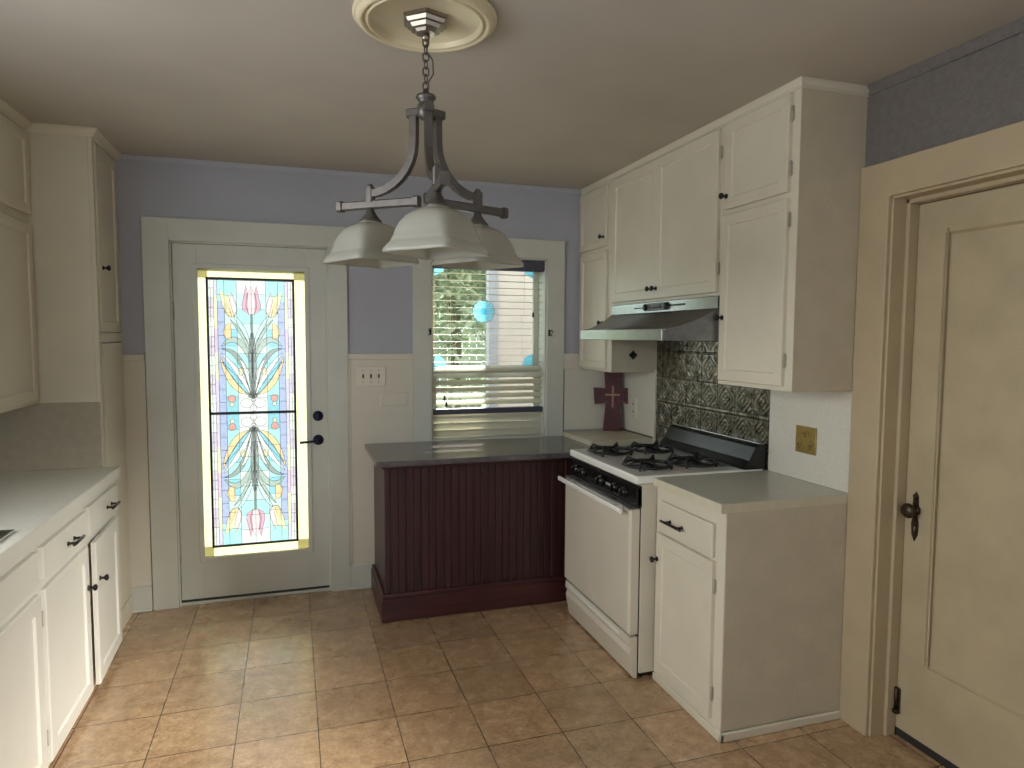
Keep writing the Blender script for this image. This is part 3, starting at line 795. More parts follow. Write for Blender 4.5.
solo(m, 'peninsula_worktop', DARKLAM, (1.02, 3.77, 0.8535), 'dark glossy stone-look worktop on the mahogany peninsula', 'worktop')

# ------------------------------------------------------------------ corner worktop and cabinet
cc = thing('corner_cabinet', (1.87, 3.85, 0), 'cream base cabinet in the corner beside the stove', 'cabinet')
MB().box(1.675, XW, 3.640, YB - 0.015, 0.0, 0.872, 0.002).build('carcass', CREAM, cc)
m = MB(); panel(m, faceNY(3.640), 1.70, XW - 0.02, 0.08, 0.84, t=0.018); m.build('side_panel', CREAM, cc)
m = MB(); m.box(1.652, XW - 0.013, 3.626, YB - 0.013, 0.874, 0.910, 0.002)
solo(m, 'corner_worktop', LAMEDGE, (1.86, 3.85, 0.874), 'small cream laminate worktop in the corner under the cross', 'worktop')

# cross
M = Matrix.Translation((1.975, 4.000, 0.911)) @ Matrix.Rotation(math.radians(-24), 4, 'Z') @ Matrix.Rotation(math.radians(-3), 4, 'X')
cr = thing('decorative_cross', (1.975, 4.0, 0.911), 'maroon textured cross standing on the corner worktop', 'cross')
m = MB()
poly = [(-0.062, 0.0), (0.062, 0.0), (0.046, 0.185), (0.118, 0.175), (0.126, 0.285), (0.050, 0.280), (0.058, 0.40), (-0.058, 0.40), (-0.050, 0.280), (-0.126, 0.285), (-0.118, 0.175), (-0.046, 0.185)]
m.prism(poly, 'Y', -0.012, 0.012); m.xf(M); m.build('body', REDX, cr)
def P3(a, b): return (a, -0.0135, b)     # raised scrollwork, one piece per scroll
for s in (-1, 1):
    for pts, cl in (([P3(s * (0.03 - 0.018 * math.cos(k * 0.7)), 0.03 + 0.012 * k + 0.01 * math.sin(k * 0.7)) for k in range(10)], False),
                    ([P3(s * (0.075 + 0.022 * math.cos(k * 0.8)), 0.23 + 0.026 * math.sin(k * 0.8)) for k in range(8)], True),
                    ([P3(s * (0.018 + 0.014 * math.cos(k * 0.8)), 0.345 + 0.026 * math.sin(k * 0.8)) for k in range(8)], True)):
        m = MB(); m.tube(pts, 0.003, 6, cl); m.xf(M); m.build('scrollwork', REDX, cr)
m = MB()
m.box(-0.005, 0.005, -0.022, -0.012, 0.165, 0.285, 0.002); m.box(-0.042, 0.042, -0.022, -0.012, 0.232, 0.244, 0.002)
for p in ((-0.044, 0.238), (0.044, 0.238), (0, 0.290), (0, 0.16)): m.ball((p[0], -0.017, p[1]), 0.008, 8)
m.xf(M); tag(m.build('gold_cross', GOLD, cr), 'small pale gold cross')

# outlets and plates
def plate_screw(mb, c, axis): mb.lathe([(0.004, 0), (0.004, 0.002)], c, axis, 10)
t = thing('corner_outlet', (XW - 0.012, 3.88, 1.02), 'ivory power outlet on the right wall behind the cross', 'outlet')
m = MB(); m.box(XW - 0.018, XW - 0.012, 3.84, 3.91, 1.015, 1.135, 0.003); m.build('cover_plate', IVORYP, t)
for zz in (1.050, 1.10):
    for yy in (3.868, 3.882): MB().box(XW - 0.0195, XW - 0.017, yy - 0.002, yy + 0.002, zz - 0.006, zz + 0.006).build('socket_slot', DARKP, t)
t = thing('brass_outlet', (XW - 0.006, 2.337, 1.035), 'square brass power outlet above the near right worktop', 'outlet')
m = MB(); m.box(XW - 0.012, XW - 0.006, 2.277, 2.398, 1.034, 1.150, 0.003); m.build('cover_plate', BRASS, t)
for (yy, zz) in ((2.337, 1.118), (2.365, 1.068), (2.308, 1.068)):
    m = MB(); m.lathe([(0.019, 0), (0.019, 0.003), (0.016, 0.004)], (XW - 0.0115, yy, zz), (-1, 0, 0), 20, False)
    s_ = m.build('socket', BRASS, t)
    m = MB()
    for dy in (-0.007, 0.007): m.box(XW - 0.0168, XW - 0.0153, yy + dy - 0.0015, yy + dy + 0.0015, zz - 0.004, zz + 0.007)
    m.box(XW - 0.0168, XW - 0.0153, yy - 0.0025, yy + 0.0025, zz - 0.013, zz - 0.008)
    m.build('slots', DARKP, s_)
t = thing('light_switch', (0.418, YB - 0.012, 1.226), 'three-toggle white switch plate between door and window', 'switch')
m = MB(); m.box(0.332, 0.505, YB - 0.019, YB - 0.012, 1.226, 1.346, 0.003); m.build('cover_plate', IVORYP, t)
for k in range(3):
    x = 0.372 + 0.046 * k
    m = MB(); m.box(x - 0.005, x + 0.005, YB - 0.0205, YB - 0.018, 1.276, 1.300, 0.0005); sl_ = m.build('toggle_slot', DARKP, t)
    m = MB(); m.box(x - 0.003, x + 0.003, YB - 0.032, YB - 0.019, 1.284, 1.293, 0.001); m.build('toggle', BRONZE, sl_)
    for zz in (1.253, 1.322):
        m = MB(); plate_screw(m, (x, YB - 0.0185, zz), (0, -1, 0)); m.build('screw', HINGE, t)
m = MB(); m.box(0.468, 0.638, YB - 0.020, YB - 0.012, 1.105, 1.188, 0.004)
m.box(0.476, 0.630, YB - 0.023, YB - 0.018, 1.113, 1.180, 0.003)
solo(m, 'blank_cover_plate', WAINS, (0.553, YB - 0.012, 1.105), 'painted-over blank cover plate below the switch plate', 'cover plate')

# ------------------------------------------------------------------ right upper cabinets
def cabinet_shell(mb, x0, x1, y0, y1, z0, z1): mb.box(x0, x1, y0, y1, z0, z1, 0.002)
FU = faceNX(XRU)
# near
nc = thing('near_wall_cabinet', (1.925, 2.32, 1.323), 'cream two-door upper cabinet nearest the right-hand door', 'cabinet', 'cream upper cabinets on the right wall')
m = MB(); cabinet_shell(m, XRU, XW, 2.0905, 2.5565, 1.323, H - 0.001); m.build('carcass', CREAM, nc)
m = MB(); m.box(XRU + 0.001, XW, 2.0885, 2.0906, 1.323, H - 0.004); tag(m.build('end_panel', CABSIDE, nc), 'textured end panel, partly darkened to paint in shade')
m = MB(); panel(m, FU, 2.130, 2.520, 2.073, 2.434, fw=0.045); o = m.build('upper_door', CREAM, nc); knob(FU, 2.524 - 0.02, 2.128, 0.019, o)
for z in (2.36, 2.16): hinge(FU, 2.1255, z, 0.001, o)
m = MB(); panel(m, FU, 2.130, 2.535, 1.342, 2.050, fw=0.045); o = m.build('lower_door', CREAM, nc); knob(FU, 2.512, 1.613, 0.019, o)
for z in (1.97, 1.44): hinge(FU, 2.1255, z, 0.001, o)
# over hood
hc = thing('hood_wall_cabinet', (1.925, 3.09, 1.715), 'cream two-door upper cabinet above the range hood', 'cabinet', 'cream upper cabinets on the right wall')
m = MB(); cabinet_shell(m, XRU, XW, 2.5575, 3.6195, 1.712, H - 0.001); m.build('carcass', CREAM, hc)
m = MB(); panel(m, FU, 3.106, 3.640 - 0.03, 1.726, 2.432, fw=0.05); o = m.build('door', CREAM, hc); knob(FU, 3.132, 1.777, 0.019, o)
for z in (2.33, 1.83): hinge(FU, 3.612, z, 0.001, o)
m = MB(); panel(m, FU, 2.572, 3.103, 1.726, 2.432, fw=0.05); o = m.build('door', CREAM, hc); knob(FU, 3.082, 1.777, 0.019, o)
for z in (2.33, 1.83): hinge(FU, 2.5655, z, 0.001, o)
# far
fc = thing('far_wall_cabinet', (1.925, 3.85, 1.318), 'narrow cream two-door upper cabinet in the corner by the window', 'cabinet', 'cream upper cabinets on the right wall')
m = MB(); cabinet_shell(m, XRU, XW, 3.6205, YB - 0.001, 1.318, H - 0.001); m.build('carcass', CREAM, fc)
m = MB(); m.box(XRU + 0.001, XW, 3.6185, 3.6206, 1.318, 1.711); tag(m.build('end_panel', CABSIDE, fc), 'textured end panel, partly darkened to paint in shade')
m = MB(); panel(m, FU, 3.685, 4.070, 2.070, 2.430, fw=0.042); o = m.build('upper_door', CREAM, fc); knob(FU, 3.715, 2.125, 0.019, o)
m = MB(); panel(m, FU, 3.680, 4.060, 1.335, 2.045, fw=0.042); o = m.build('lower_door', CREAM, fc); knob(FU, 3.715, 1.613, 0.019, o)
m = MB(); c = (1.916, 3.6185, 1.421)
k = len(m.v)
for rr, dy in ((0.028, 0.0), (0.028, -0.004), (0.012, -0.014)): m.v += [(c[0] + rr, c[1] + dy, c[2]), (c[0], c[1] + dy, c[2] + rr), (c[0] - rr, c[1] + dy, c[2]), (c[0], c[1] + dy, c[2] - rr)]
m.f += [(0, 1, 2, 3), (8, 9, 10, 11)] + [(q * 4 + i, q * 4 + (i + 1) % 4, q * 4 + 4 + (i + 1) % 4, q * 4 + 4 + i) for q in (0, 1) for i in range(4)]; m.sm += [False] * 10
m.build('diamond_peg', BLACK, fc)

# ------------------------------------------------------------------ range hood
rh = thing('range_hood', (1.8, 3.08, 1.51), 'brushed steel range hood under the right upper cabinets', 'range hood')
YN, YFa = 2.5585, 3.606
prof = [(1.766, 1.660), (1.742, 1.642), (1.705, 1.622), (1.655, 1.600), (1.590, 1.577), (1.520, 1.562)]
m = MB(); vs = []
n = len(prof)
def yy_(X, far):     # the visor narrows slightly towards the lip
    k = (1.766 - X) / 0.246
    return (YFa - 0.125 * k) if far else (YN + 0.045 * k)
for th in (0.0, 0.004):
    for X, Z in prof:
        for far in (0, 1): vs.append((X + th * 0.5, yy_(X, far), Z - th))
fs = []
for q in range(n - 1):
    a = q * 2; fs.append((a, a + 1, a + 3, a + 2)); b = 2 * n + q * 2; fs.append((b, b + 2, b + 3, b + 1))
    fs.append((a, a + 2, b + 2, b)); fs.append((a + 1, b + 1, b + 3, a + 3))
fs.append((0, 2 * n, 2 * n + 1, 1)); fs.append((2 * n - 2, 2 * n - 1, 4 * n - 1, 4 * n - 2))
m.add(vs, fs, True); m.build('visor', VISOR, rh)
m = MB(); vs = []
yl0, yl1 = yy_(1.52, 0), yy_(1.52, 1)
m.box(1.513, 1.524, yl0 - 0.001, yl1 + 0.001, 1.512, 1.564, 0.003); m.build('front_lip', STEEL, rh)
m = MB(); m.box(1.762, 1.775, YN, YFa, 1.655, 1.7105, 0.002); m.build('fascia', STEEL, rh)
for far in (0, 1):   # side cheeks
    m = MB(); o = 0.004 if far == 0 else -0.004
    top = [(X, yy_(X, far), Z - 0.003) for X, Z in prof]; low = [(1.52, yy_(1.52, far), 1.513), (1.766, yy_(1.766, far), 1.513), (2.07, yy_(1.766, far), 1.513), (2.07, yy_(1.766, far), 1.709), (1.768, yy_(1.766, far), 1.709)]
    ring = top[::-1] + low
    ring = [top[0]] + top[1:] + low
    k = len(ring)
    vs = ring + [(x, y + o, z) for x, y, z in ring]
    m.add(vs, [tuple(range(k)), tuple(range(k, 2 * k))[::-1]] + [(i, (i + 1) % k, k + (i + 1) % k, k + i) for i in range(k)])
    m.build('side_cheek', VISOR, rh)
m = MB(); vs = [(1.53, yy_(1.52, 0) + 0.005, 1.520), (1.77, YN + 0.005, 1.520), (2.07, YN + 0.005, 1.520), (2.07, YFa - 0.005, 1.520), (1.77, YFa - 0.005, 1.520), (1.53, yy_(1.52, 1) - 0.005, 1.520)]
m.add(vs + [(x, y, z + 0.01) for x, y, z in vs], [tuple(range(6))[::-1], tuple(range(6, 12))] + [(i, (i + 1) % 6, 6 + (i + 1) % 6, 6 + i) for i in range(6)])
m.build('filter_tray', paint('dark_steel', rgb(70, 70, 68), 0.4, 0.9), rh)
m = MB(); m.box(1.757, 1.763, 2.965, 3.205, 1.664, 1.704, 0.002); bd = tag(m.build('badge', paint('grey_badge', rgb(96, 88, 88), 0.4, 0.3), rh), 'dark grey control badge')
m = MB()
xs = 3.15
for k in range(5):   # illegible script marks
    h = 0.018 if k in (0, 4) else 0.010
    m.box(1.7545, 1.7575, xs - 0.006, xs, 1.676, 1.676 + h); m.box(1.7545, 1.7575, xs - 0.020, xs, 1.676, 1.680); xs -= 0.027
m.build('badge_lettering', DARKP, bd)
for yy in (3.19, 2.98):
    m = MB(); m.lathe([(0.016, 0), (0.015, 0.010), (0.010, 0.012)], (1.757, yy, 1.684), (-1, 0, 0), 14); m.build('control_knob', BLACK, rh)
for (ya, yb, za, zb) in ((2.82, 2.97, 1.681, 1.690), (3.205, 3.32, 1.680, 1.686)): MB().box(1.7585, 1.763, ya, yb, za, zb, 0.001).build('control_slot', BLACK, rh)

# ------------------------------------------------------------------ tin backsplash (embossed)
TY0, TY1, TZ0, TZ1 = 2.579, 3.605, 0.90, 1.508
T = 0.1475
ty_o, tz_o = 2.579 - 0.03, 1.149
def emboss(y, z):
    a = ((y - ty_o) / T) % 1.0 - 0.5; b = ((z - tz_o) / T) % 1.0 - 0.5
    h = 0.0
    e = min(0.5 - abs(a), 0.5 - abs(b))
    h += 1.0 * math.exp(-(e / 0.028) ** 2) - 0.5 * math.exp(-((e - 0.075) / 0.02) ** 2)
    dm = abs(a) + abs(b)
    h += 0.9 * math.exp(-((dm - 0.40) / 0.03) ** 2)
    r = math.hypot(a, b); th = math.atan2(b, a)
    h += 0.8 * math.exp(-((r - 0.11 - 0.09 * abs(math.cos(2 * th))) / 0.026) ** 2)
    h += 0.9 * math.exp(-(r / 0.045) ** 2)
    for sa in (-0.5, 0.5):
        for sb in (-0.5, 0.5):
            rc = math.hypot(a - sa, b - sb); h += 0.7 * math.exp(-((rc - 0.25) / 0.026) ** 2)
            h += 0.6 * math.exp(-((rc - 0.14) / 0.024) ** 2)
    return h * 0.0032
m = MB()
NY, NZ = 300, 178
vs = [(XW - 0.004 - emboss(TY0 + (TY1 - TY0) * i / NY, TZ0 + (TZ1 - TZ0) * j / NZ), TY0 + (TY1 - TY0) * i / NY, TZ0 + (TZ1 - TZ0) * j / NZ) for j in range(NZ + 1) for i in range(NY + 1)]
fs = [(j * (NY + 1) + i, j * (NY + 1) + i + 1, (j + 1) * (NY + 1) + i + 1, (j + 1) * (NY + 1) + i) for j in range(NZ) for i in range(NY)]
m.add(vs, fs, True)
m.box(XW - 0.0035, XW, TY0, TY1, TZ0, TZ1)
solo(m, 'tin_backsplash', TIN, (XW, 3.09, TZ0), 'embossed dark tin tile backsplash behind the stove', 'backsplash')

# ------------------------------------------------------------------ stove
S0, S1 = 2.592, 3.345
st = thing('gas_stove', (1.74, 2.968, 0), 'white four-burner gas stove with black control panel and backguard', 'stove')
m = MB(); m.box(1.428, 2.07, S0, S1, 0.03, 0.884, 0.004)
m.build('body', ENAMELC, st)
for x in (1.46, 2.02):
    for y in (S0 + 0.04, S1 - 0.04): MB().lathe([(0.014, 0), (0.018, 0.01), (0.012, 0.032)], (x, y, 0.0), n=12).build('levelling_foot', DARKP, st)
m = MB(); m.box(1.398, 2.062, S0 - 0.002, S1 + 0.002, 0.884, 0.921, 0.010, 3); m.build('cooktop', ENAMEL, st)
m = MB(); m.prism([(1.405, 0.872), (1.428, 0.876), (1.430, 0.782), (1.415, 0.782)], 'Y', S0 + 0.001, S1 - 0.001); m.box(1.405, 1.43, S0 + 0.001, S1 - 0.001, 0.785, 0.872, 0.005)
cp = m.build('control_panel', BLACKG, st)
FS = faceNX(1.405)
for k, u in enumerate((3.255, 3.165, 2.955, 2.80, 2.705)):
    m = MB(); r = 0.021 if k != 2 else 0.024
    a = Vector(FS(u, 0.828, 0))
    m.lathe([(r * 1.15, 0.0), (r * 1.1, 0.004), (r, 0.006), (r * 0.92, 0.018), (r * 0.6, 0.020)], a, (-1, 0, 0), 20)
    m.box(a.x - 0.030, a.x - 0.016, u - 0.005, u + 0.005, 0.828 - r * 0.85, 0.828 + r * 0.85, 0.003)
    kn = m.build('knob', BLACKG, st)
    m = MB(); m.box(a.x - 0.0305, a.x - 0.029, u - 0.001, u + 0.001, 0.836, 0.845); m.build('pointer_mark', IVORYP, kn)
m = MB(); m.box(1.4035, 1.4055, 2.855, 2.905, 0.822, 0.834); m.build('dial_lettering', paint('pale_print', rgb(150, 150, 150), 0.5), cp)
m = MB(); panel(m, faceNX(1.420), S0 + 0.002, S1 - 0.002, 0.212, 0.774, t=0.047, fw=0.012, dep=0.0, slope=0.002, b=0.010); od = m.build('oven_door', ENAMELC, st)
m = MB(); m.box(1.374, 1.420, S0 + 0.003, S1 - 0.003, 0.772, 0.779, 0.002); tag(m.build('vent_trim', paint('grey_trim', rgb(150, 148, 146), 0.35, 0.5), od), 'grey metal trim strip')
m = MB(); m.box(1.330, 1.345, S0 + 0.015, S1 - 0.0, 0.756, 0.780, 0.005, 3)
for y in (S0 + 0.10, S1 - 0.10): m.box(1.342, 1.376, y - 0.02, y + 0.02, 0.758, 0.778, 0.003)
m.build('handle', ENAMEL, od)
for y in (2.79, 3.21): MB().box(1.384, 1.400, y - 0.02, y + 0.02, 0.7785, 0.7795).build('vent_slot', BLACK, od)
m = MB(); m.prism([(1.420, 0.200), (1.384, 0.200), (1.380, 0.165), (1.392, 0.145), (1.384, 0.120), (1.405, 0.012), (1.420, 0.010)], 'Y', S0 + 0.003, S1 - 0.003)
m.build('drawer', ENAMELC, st)
m = MB(); m.prism([(1.388, 0.190), (1.380, 0.186), (1.378, 0.176), (1.388, 0.172)], 'Y', S0 + 0.10, S1 - 0.05); m.build('drawer_lip', ENAMEL, st)
m = MB(); m.box(1.416, 1.4285, S0 + 0.006, S1 - 0.006, 0.03, 0.79); m.build('seal', RAWDARK, st)
# backguard
m = MB(); m.prism([(1.950, 0.921), (2.068, 0.921), (2.068, 1.036), (2.040, 1.036), (2.008, 1.022), (1.976, 0.962), (1.952, 0.934)], 'Y', S0 - 0.004, S1 + 0.0)
bg = m.build('backguard', BLACKG, st)
m = MB(); m.box(2.036, 2.066, S0, S1, 1.0345, 1.0385, 0.001); m.build('chrome_edge', CHROME, bg)
m = MB(); m.box(1.90, 1.950, S0 + 0.09, S1 - 0.02, 0.918, 0.9235, 0.002); m.build('vent_rail', STEEL, st)
# burners and grates
for bxp in (1.552, 1.792):
    for byp in (2.772, 3.160):
        m = MB(); m.lathe([(0.085, 0.0), (0.085, 0.003), (0.060, 0.001), (0.050, -0.001)], (bxp, byp, 0.921), n=28); dp = m.build('drip_pan', STEEL, st)
        m = MB(); m.lathe([(0.034, 0), (0.036, 0.012), (0.030, 0.016), (0.026, 0.022), (0.004, 0.024)], (bxp, byp, 0.921), n=20); m.build('burner_cap', IRON, st)
        m = MB(); R = 0.112; zt = 0.948
        ring = []
        for k in range(8):
            a = PI / 4 * k + PI / 8; ring.append((bxp + R * math.cos(a), byp + R * math.sin(a), zt - 0.012))
        m.tube(ring, 0.007, 8, True)
        for k in range(4):
            a = PI / 2 * k + PI / 4
            c, s = math.cos(a), math.sin(a)
            m.tube([(bxp + c * R * 1.0, byp + s * R * 1.0, 0.9215), (bxp + c * R * 1.02, byp + s * R * 1.02, zt - 0.012), (bxp + c * R * 0.86, byp + s * R * 0.86, zt + 0.014),
                    (bxp + c * R * 0.62, byp + s * R * 0.62, zt + 0.004), (bxp + c * R * 0.26, byp + s * R * 0.26, zt + 0.002)], 0.0065, 8)
        for k in range(4):
            a = PI / 2 * k
            c, s = math.cos(a), math.sin(a)
            m.tube([(bxp + c * R * 0.93, byp + s * R * 0.93, zt - 0.012), (bxp + c * R * 0.6, byp + s * R * 0.6, zt), (bxp + c * R * 0.3, byp + s * R * 0.3, zt)], 0.005, 8)
        m.build('grate', IRON, st)

# ------------------------------------------------------------------ right base cabinet
rb = thing('near_base_cabinet', (1.79, 2.335, 0), 'cream one-drawer base cabinet between stove and right-hand door', 'cabinet')
FB = faceNX(XRB)
m = MB(); m.box(XRB, XW, 2.0895, 2.586, 0.036, 0.8795, 0.002); m.build('carcass', CREAM, rb)
m = MB(); m.box(XRB + 0.004, XW, 2.0875, 2.0898, 0.04, 0.8795); tag(m.build('end_panel', CABSIDE, rb), 'textured end panel, partly darkened to paint in shade')
m = MB(); m.box(XRB + 0.012, XW, 2.093, 2.586, 0.0, 0.04)
m.box(XRB - 0.008, XRB + 0.012, 2.076, 2.586, 0.0, 0.036, 0.006, 3); m.box(XRB - 0.008, XW, 2.076, 2.0895, 0.0, 0.036, 0.006, 3)
m.build('toe_moulding', CREAM, rb)
m = MB(); fbox(m, FB, 2.148, 2.538, 0.694, 0.824, 0.0, 0.018, 0.005); o = m.build('drawer', CREAM, rb)
bar_pull(FB, 2.325, 2.475, 0.752, 0.018, o)
m = MB(); panel(m, FB, 2.142, 2.557, 0.066, 0.680, fw=0.05, dep=0.004); o = m.build('door', CREAM, rb)
knob(FB, 2.545, 0.563, 0.019, o)
for z in (0.585, 0.165): hinge(FB, 2.1385, z, 0.001, o)
m = MB(); m.box(1.4803, XW - 0.006, 2.0868, 2.586, 0.8805, 0.9145, 0.002)
wt = solo(m, 'near_worktop', LAM, (1.78, 2.335, 0.8805), 'grey laminate worktop between stove and right-hand door', 'worktop')
m = MB(); m.box(1.4785, 1.4805, 2.085, 2.586, 0.880, 0.912); m.box(1.4785, XW - 0.006, 2.0848, 2.0870, 0.880, 0.912); m.build('edge_band', LAMEDGE, wt)

# ------------------------------------------------------------------ left side
FL = facePX(XLB)
def left_base(name, y0, y1, label, drawer, door, hinge_left, pullu, knobu, ajar=0.0):
    t = thing(name, ((XL + XLB) / 2, (y0 + y1) / 2, 0), label, 'cabinet', 'white base cabinets along the left wall')
    m = MB(); m.box(XL, XLB, y0 + 0.0005, y1 - 0.0005, 0.02, 0.8455, 0.001); m.box(XL, XLB - 0.03, y0 + 0.0005, y1 - 0.0005, 0.0, 0.03)
    m.build('carcass', CREAMW, t)
    m = MB(); fbox(m, FL, drawer[0], drawer[1], drawer[2], drawer[3], 0, 0.019, 0.003); o = m.build('drawer', CREAMW, t)
    if pullu: bar_pull(FL, pullu - 0.06, pullu + 0.06, (drawer[2] + drawer[3]) / 2 - 0.005, 0.019, o, PULLM)
    m = MB(); panel(m, FL, door[0], door[1], door[2], door[3], fw=0.055, dep=0.008)
    hy = door[0] if hinge_left else door[1]
    if ajar:
        M = Matrix.Translation((XLB, hy, 0)) @ Matrix.Rotation(ajar, 4, 'Z') @ Matrix.Translation((-XLB, -hy, 0)); m.xf(M)
    o = m.build('door', CREAMW, t)
    if knobu:
        k = knob(FL, knobu, 0.49, 0.019, o)
        if ajar: k.data.transform(Matrix.Translation(-ORG[t.name]) @ M @ Matrix.Translation(ORG[t.name]))
    for z in (door[3] - 0.10, door[2] + 0.09): hinge(FL, hy + (-0.006 if hinge_left else 0.006), z, 0.001, o)
    return t
left_base('far_base_cabinet', 3.135, 3.6380, 'white base cabinet nearest the back door, its door slightly ajar', (3.150, 3.605, 0.690, 0.812), (3.160, 3.600, 0.045, 0.658), False, 3.45, 3.205, 0.035)
left_base('middle_base_cabinet', 2.600, 3.135, 'white base cabinet second from the back door on the left', (2.612, 3.100, 0.690, 0.806), (2.618, 3.115, 0.045, 0.658), True, 2.90, 3.090)
left_base('sink_base_cabinet', 1.70, 2.600, 'white sink base cabinet nearest the viewer on the left', (1.80, 2.565, 0.690, 0.806), (2.05, 2.575, 0.045, 0.658), False, None, None)
m = MB()
# worktop with sink cut-out
kx0, kx1, ky0, ky1 = -1.34, -0.905, 1.75, 2.46
for (x0, x1, y0, y1) in ((XL, kx0, 0.4, 3.638), (kx1, -0.825, 0.4, 3.638), (kx0, kx1, 0.4, ky0), (kx0, kx1, ky1, 3.638)): m.box(x0, x1, y0, y1, 0.8465, 0.892)
lw = solo(m, 'left_worktop', LAMLEFT, (-1.14, 2.0, 0.8465), 'pale grey worktop running along the left wall', 'worktop')
m = MB(); m.box(-0.8252, -0.8225, 0.4, 3.6385, 0.8465, 0.8905, 0.001); tag(m.build('edge_band', CREAMW, lw), 'white front edge')
sk = thing('kitchen_sink', (-1.12, 2.1, 0.75), 'stainless sink rim at the left edge of the worktop', 'sink')
m = MB()
for (x0, x1, y0, y1) in ((kx0 - 0.02, kx0 + 0.02, ky0 - 0.02, ky1 + 0.045), (kx1 - 0.02, kx1 + 0.035, ky0 - 0.02, ky1 + 0.045), (kx0, kx1, ky0 - 0.02, ky0 + 0.02), (kx0, kx1, ky1 - 0.02, ky1 + 0.045)): m.box(x0, x1, y0, y1, 0.8922, 0.902, 0.004)
m.build('rim', SINKM, sk)
m = MB()
for (x0, x1, y0, y1, z0, z1) in ((kx0 + 0.01, kx0 + 0.014, ky0 + 0.01, ky1 - 0.01, 0.72, 0.9), (kx1 - 0.014, kx1 - 0.01, ky0 + 0.01, ky1 - 0.01, 0.72, 0.9), (kx0 + 0.01, kx1 - 0.01, ky0 + 0.01, ky0 + 0.014, 0.72, 0.9), (kx0 + 0.01, kx1 - 0.01, ky1 - 0.014, ky1 - 0.01, 0.72, 0.9), (kx0 + 0.01, kx1 - 0.01, ky0 + 0.01, ky1 - 0.01, 0.716, 0.72)): m.box(x0, x1, y0, y1, z0, z1)
m.build('basin', SINKM, sk)

tc_ = thing('tall_cabinet', (-1.17, 3.86, 0), 'tall cream cabinet in the left corner beside the back door', 'cabinet')
FT = facePX(XLT)
m = MB(); m.box(XL, XLT - 0.018, 3.640, YB - 0.001, 0.0, H - 0.001, 0.001)
m.box(XLT - 0.018, XLT, 3.640, 3.668, 0.0, H - 0.001, 0.002); m.box(XLT - 0.018, XLT, YB - 0.03, YB - 0.001, 0.0, H - 0.001, 0.002)
m.box(XLT - 0.018, XLT, 3.668, YB - 0.03, 2.43, H - 0.001); m.box(XLT - 0.018, XLT, 3.668, YB - 0.03, 1.490, 1.535); m.box(XLT - 0.018, XLT, 3.668, YB - 0.03, 0, 0.11)
m.build('carcass', CREAM, tc_)
m = MB(); panel(m, facePX(XLT - 0.017), 3.676, YB - 0.033, 1.540, 2.425, t=0.022, fw=0.05); o = m.build('upper_door', CREAM, tc_); knob(FT, 3.735, 1.848, 0.005, o)
m = MB(); panel(m, facePX(XLT - 0.017), 3.684, YB - 0.033, 0.115, 1.485, t=0.024, fw=0.004, dep=0.0, slope=0.002); o = m.build('lower_door', CREAM, tc_)
m = MB(); m.box(XLT - 0.0175, XLT - 0.015, 3.669, 3.685, 0.115, 2.425); m.build('shadow_gap', RAWDARK, tc_)
m = MB(); m.box(XLT, XLT + 0.012, 3.64, YB - 0.03, 0.0, 0.10, 0.003); m.build('kickboard', CREAM, tc_)
m = MB(); m.box(XL, XLT - 0.004, 3.634, 3.640, 0.892, 1.205, 0.001)
struct('trim_14', m, TALLSPL, 'grey backsplash board on the side of the tall cabinet')

lu = thing('left_wall_cabinet', (-1.3, 3.2, 1.2), 'cream upper cabinet above the left worktop at the frame edge', 'cabinet')
FLU = facePX(XLU)
m = MB(); m.box(XL, XLU, 2.75, 3.6395, 1.205, H - 0.001, 0.002); m.build('carcass', CREAM, lu)
m = MB(); panel(m, FLU, 3.02, 3.595, 2.06, 2.425, fw=0.045); m.build('upper_door', CREAM, lu)
m = MB(); panel(m, FLU, 3.02, 3.595, 1.225, 2.02, fw=0.045); m.build('lower_door', CREAM, lu)

# ------------------------------------------------------------------ chandelier + medallion
CX, CY = 0.381, 2.055
m = MB(); m.lathe([(0.06, 0.0), (0.210, 0.0), (0.213, -0.004), (0.213, -0.010), (0.206, -0.014), (0.203, -0.014), (0.201, -0.020), (0.196, -0.026), (0.189, -0.028), (0.183, -0.026), (0.180, -0.021), (0.176, -0.021), (0.174, -0.025), (0.170, -0.027), (0.166, -0.025), (0.163, -0.012), (0.161, -0.009), (0.002, -0.009)], (CX, CY, H), n=72, cap=False)
solo(m, 'ceiling_medallion', PLASTER, (CX, CY, H), 'round cream plaster medallion on the ceiling around the light fixture', 'medallion')
hl = Vector((0.3044, 0.9525, 0)); rl = Vector((hl.y, -hl.x, 0))
def CP(rr, dd, z): p = rl * rr + hl * dd; return (CX + p.x, CY + p.y, z)
ch = thing('chandelier', (CX, CY, 1.755), 'pewter three-arm chandelier with square frosted shades hanging from the ceiling', 'chandelier')
m = MB()
m.lathe([(0.074, 0.0), (0.074, -0.010), (0.066, -0.012), (0.060, -0.022), (0.052, -0.024), (0.046, -0.034), (0.036, -0.036), (0.030, -0.044), (0.002, -0.046)], (CX, CY, H - 0.008), n=6, smooth=False, phase=0.35)
m.lathe([(0.012, 0), (0.012, -0.016), (0.006, -0.02)], (CX, CY, H - 0.052), n=10)
m.build('ceiling_canopy', paint('brushed_pewter', rgb(150, 140, 128), 0.28, 0.9, var=0.05), ch)
ztop, zbot = H - 0.066, 2.262
nl = 7; ll = (ztop - zbot) / nl
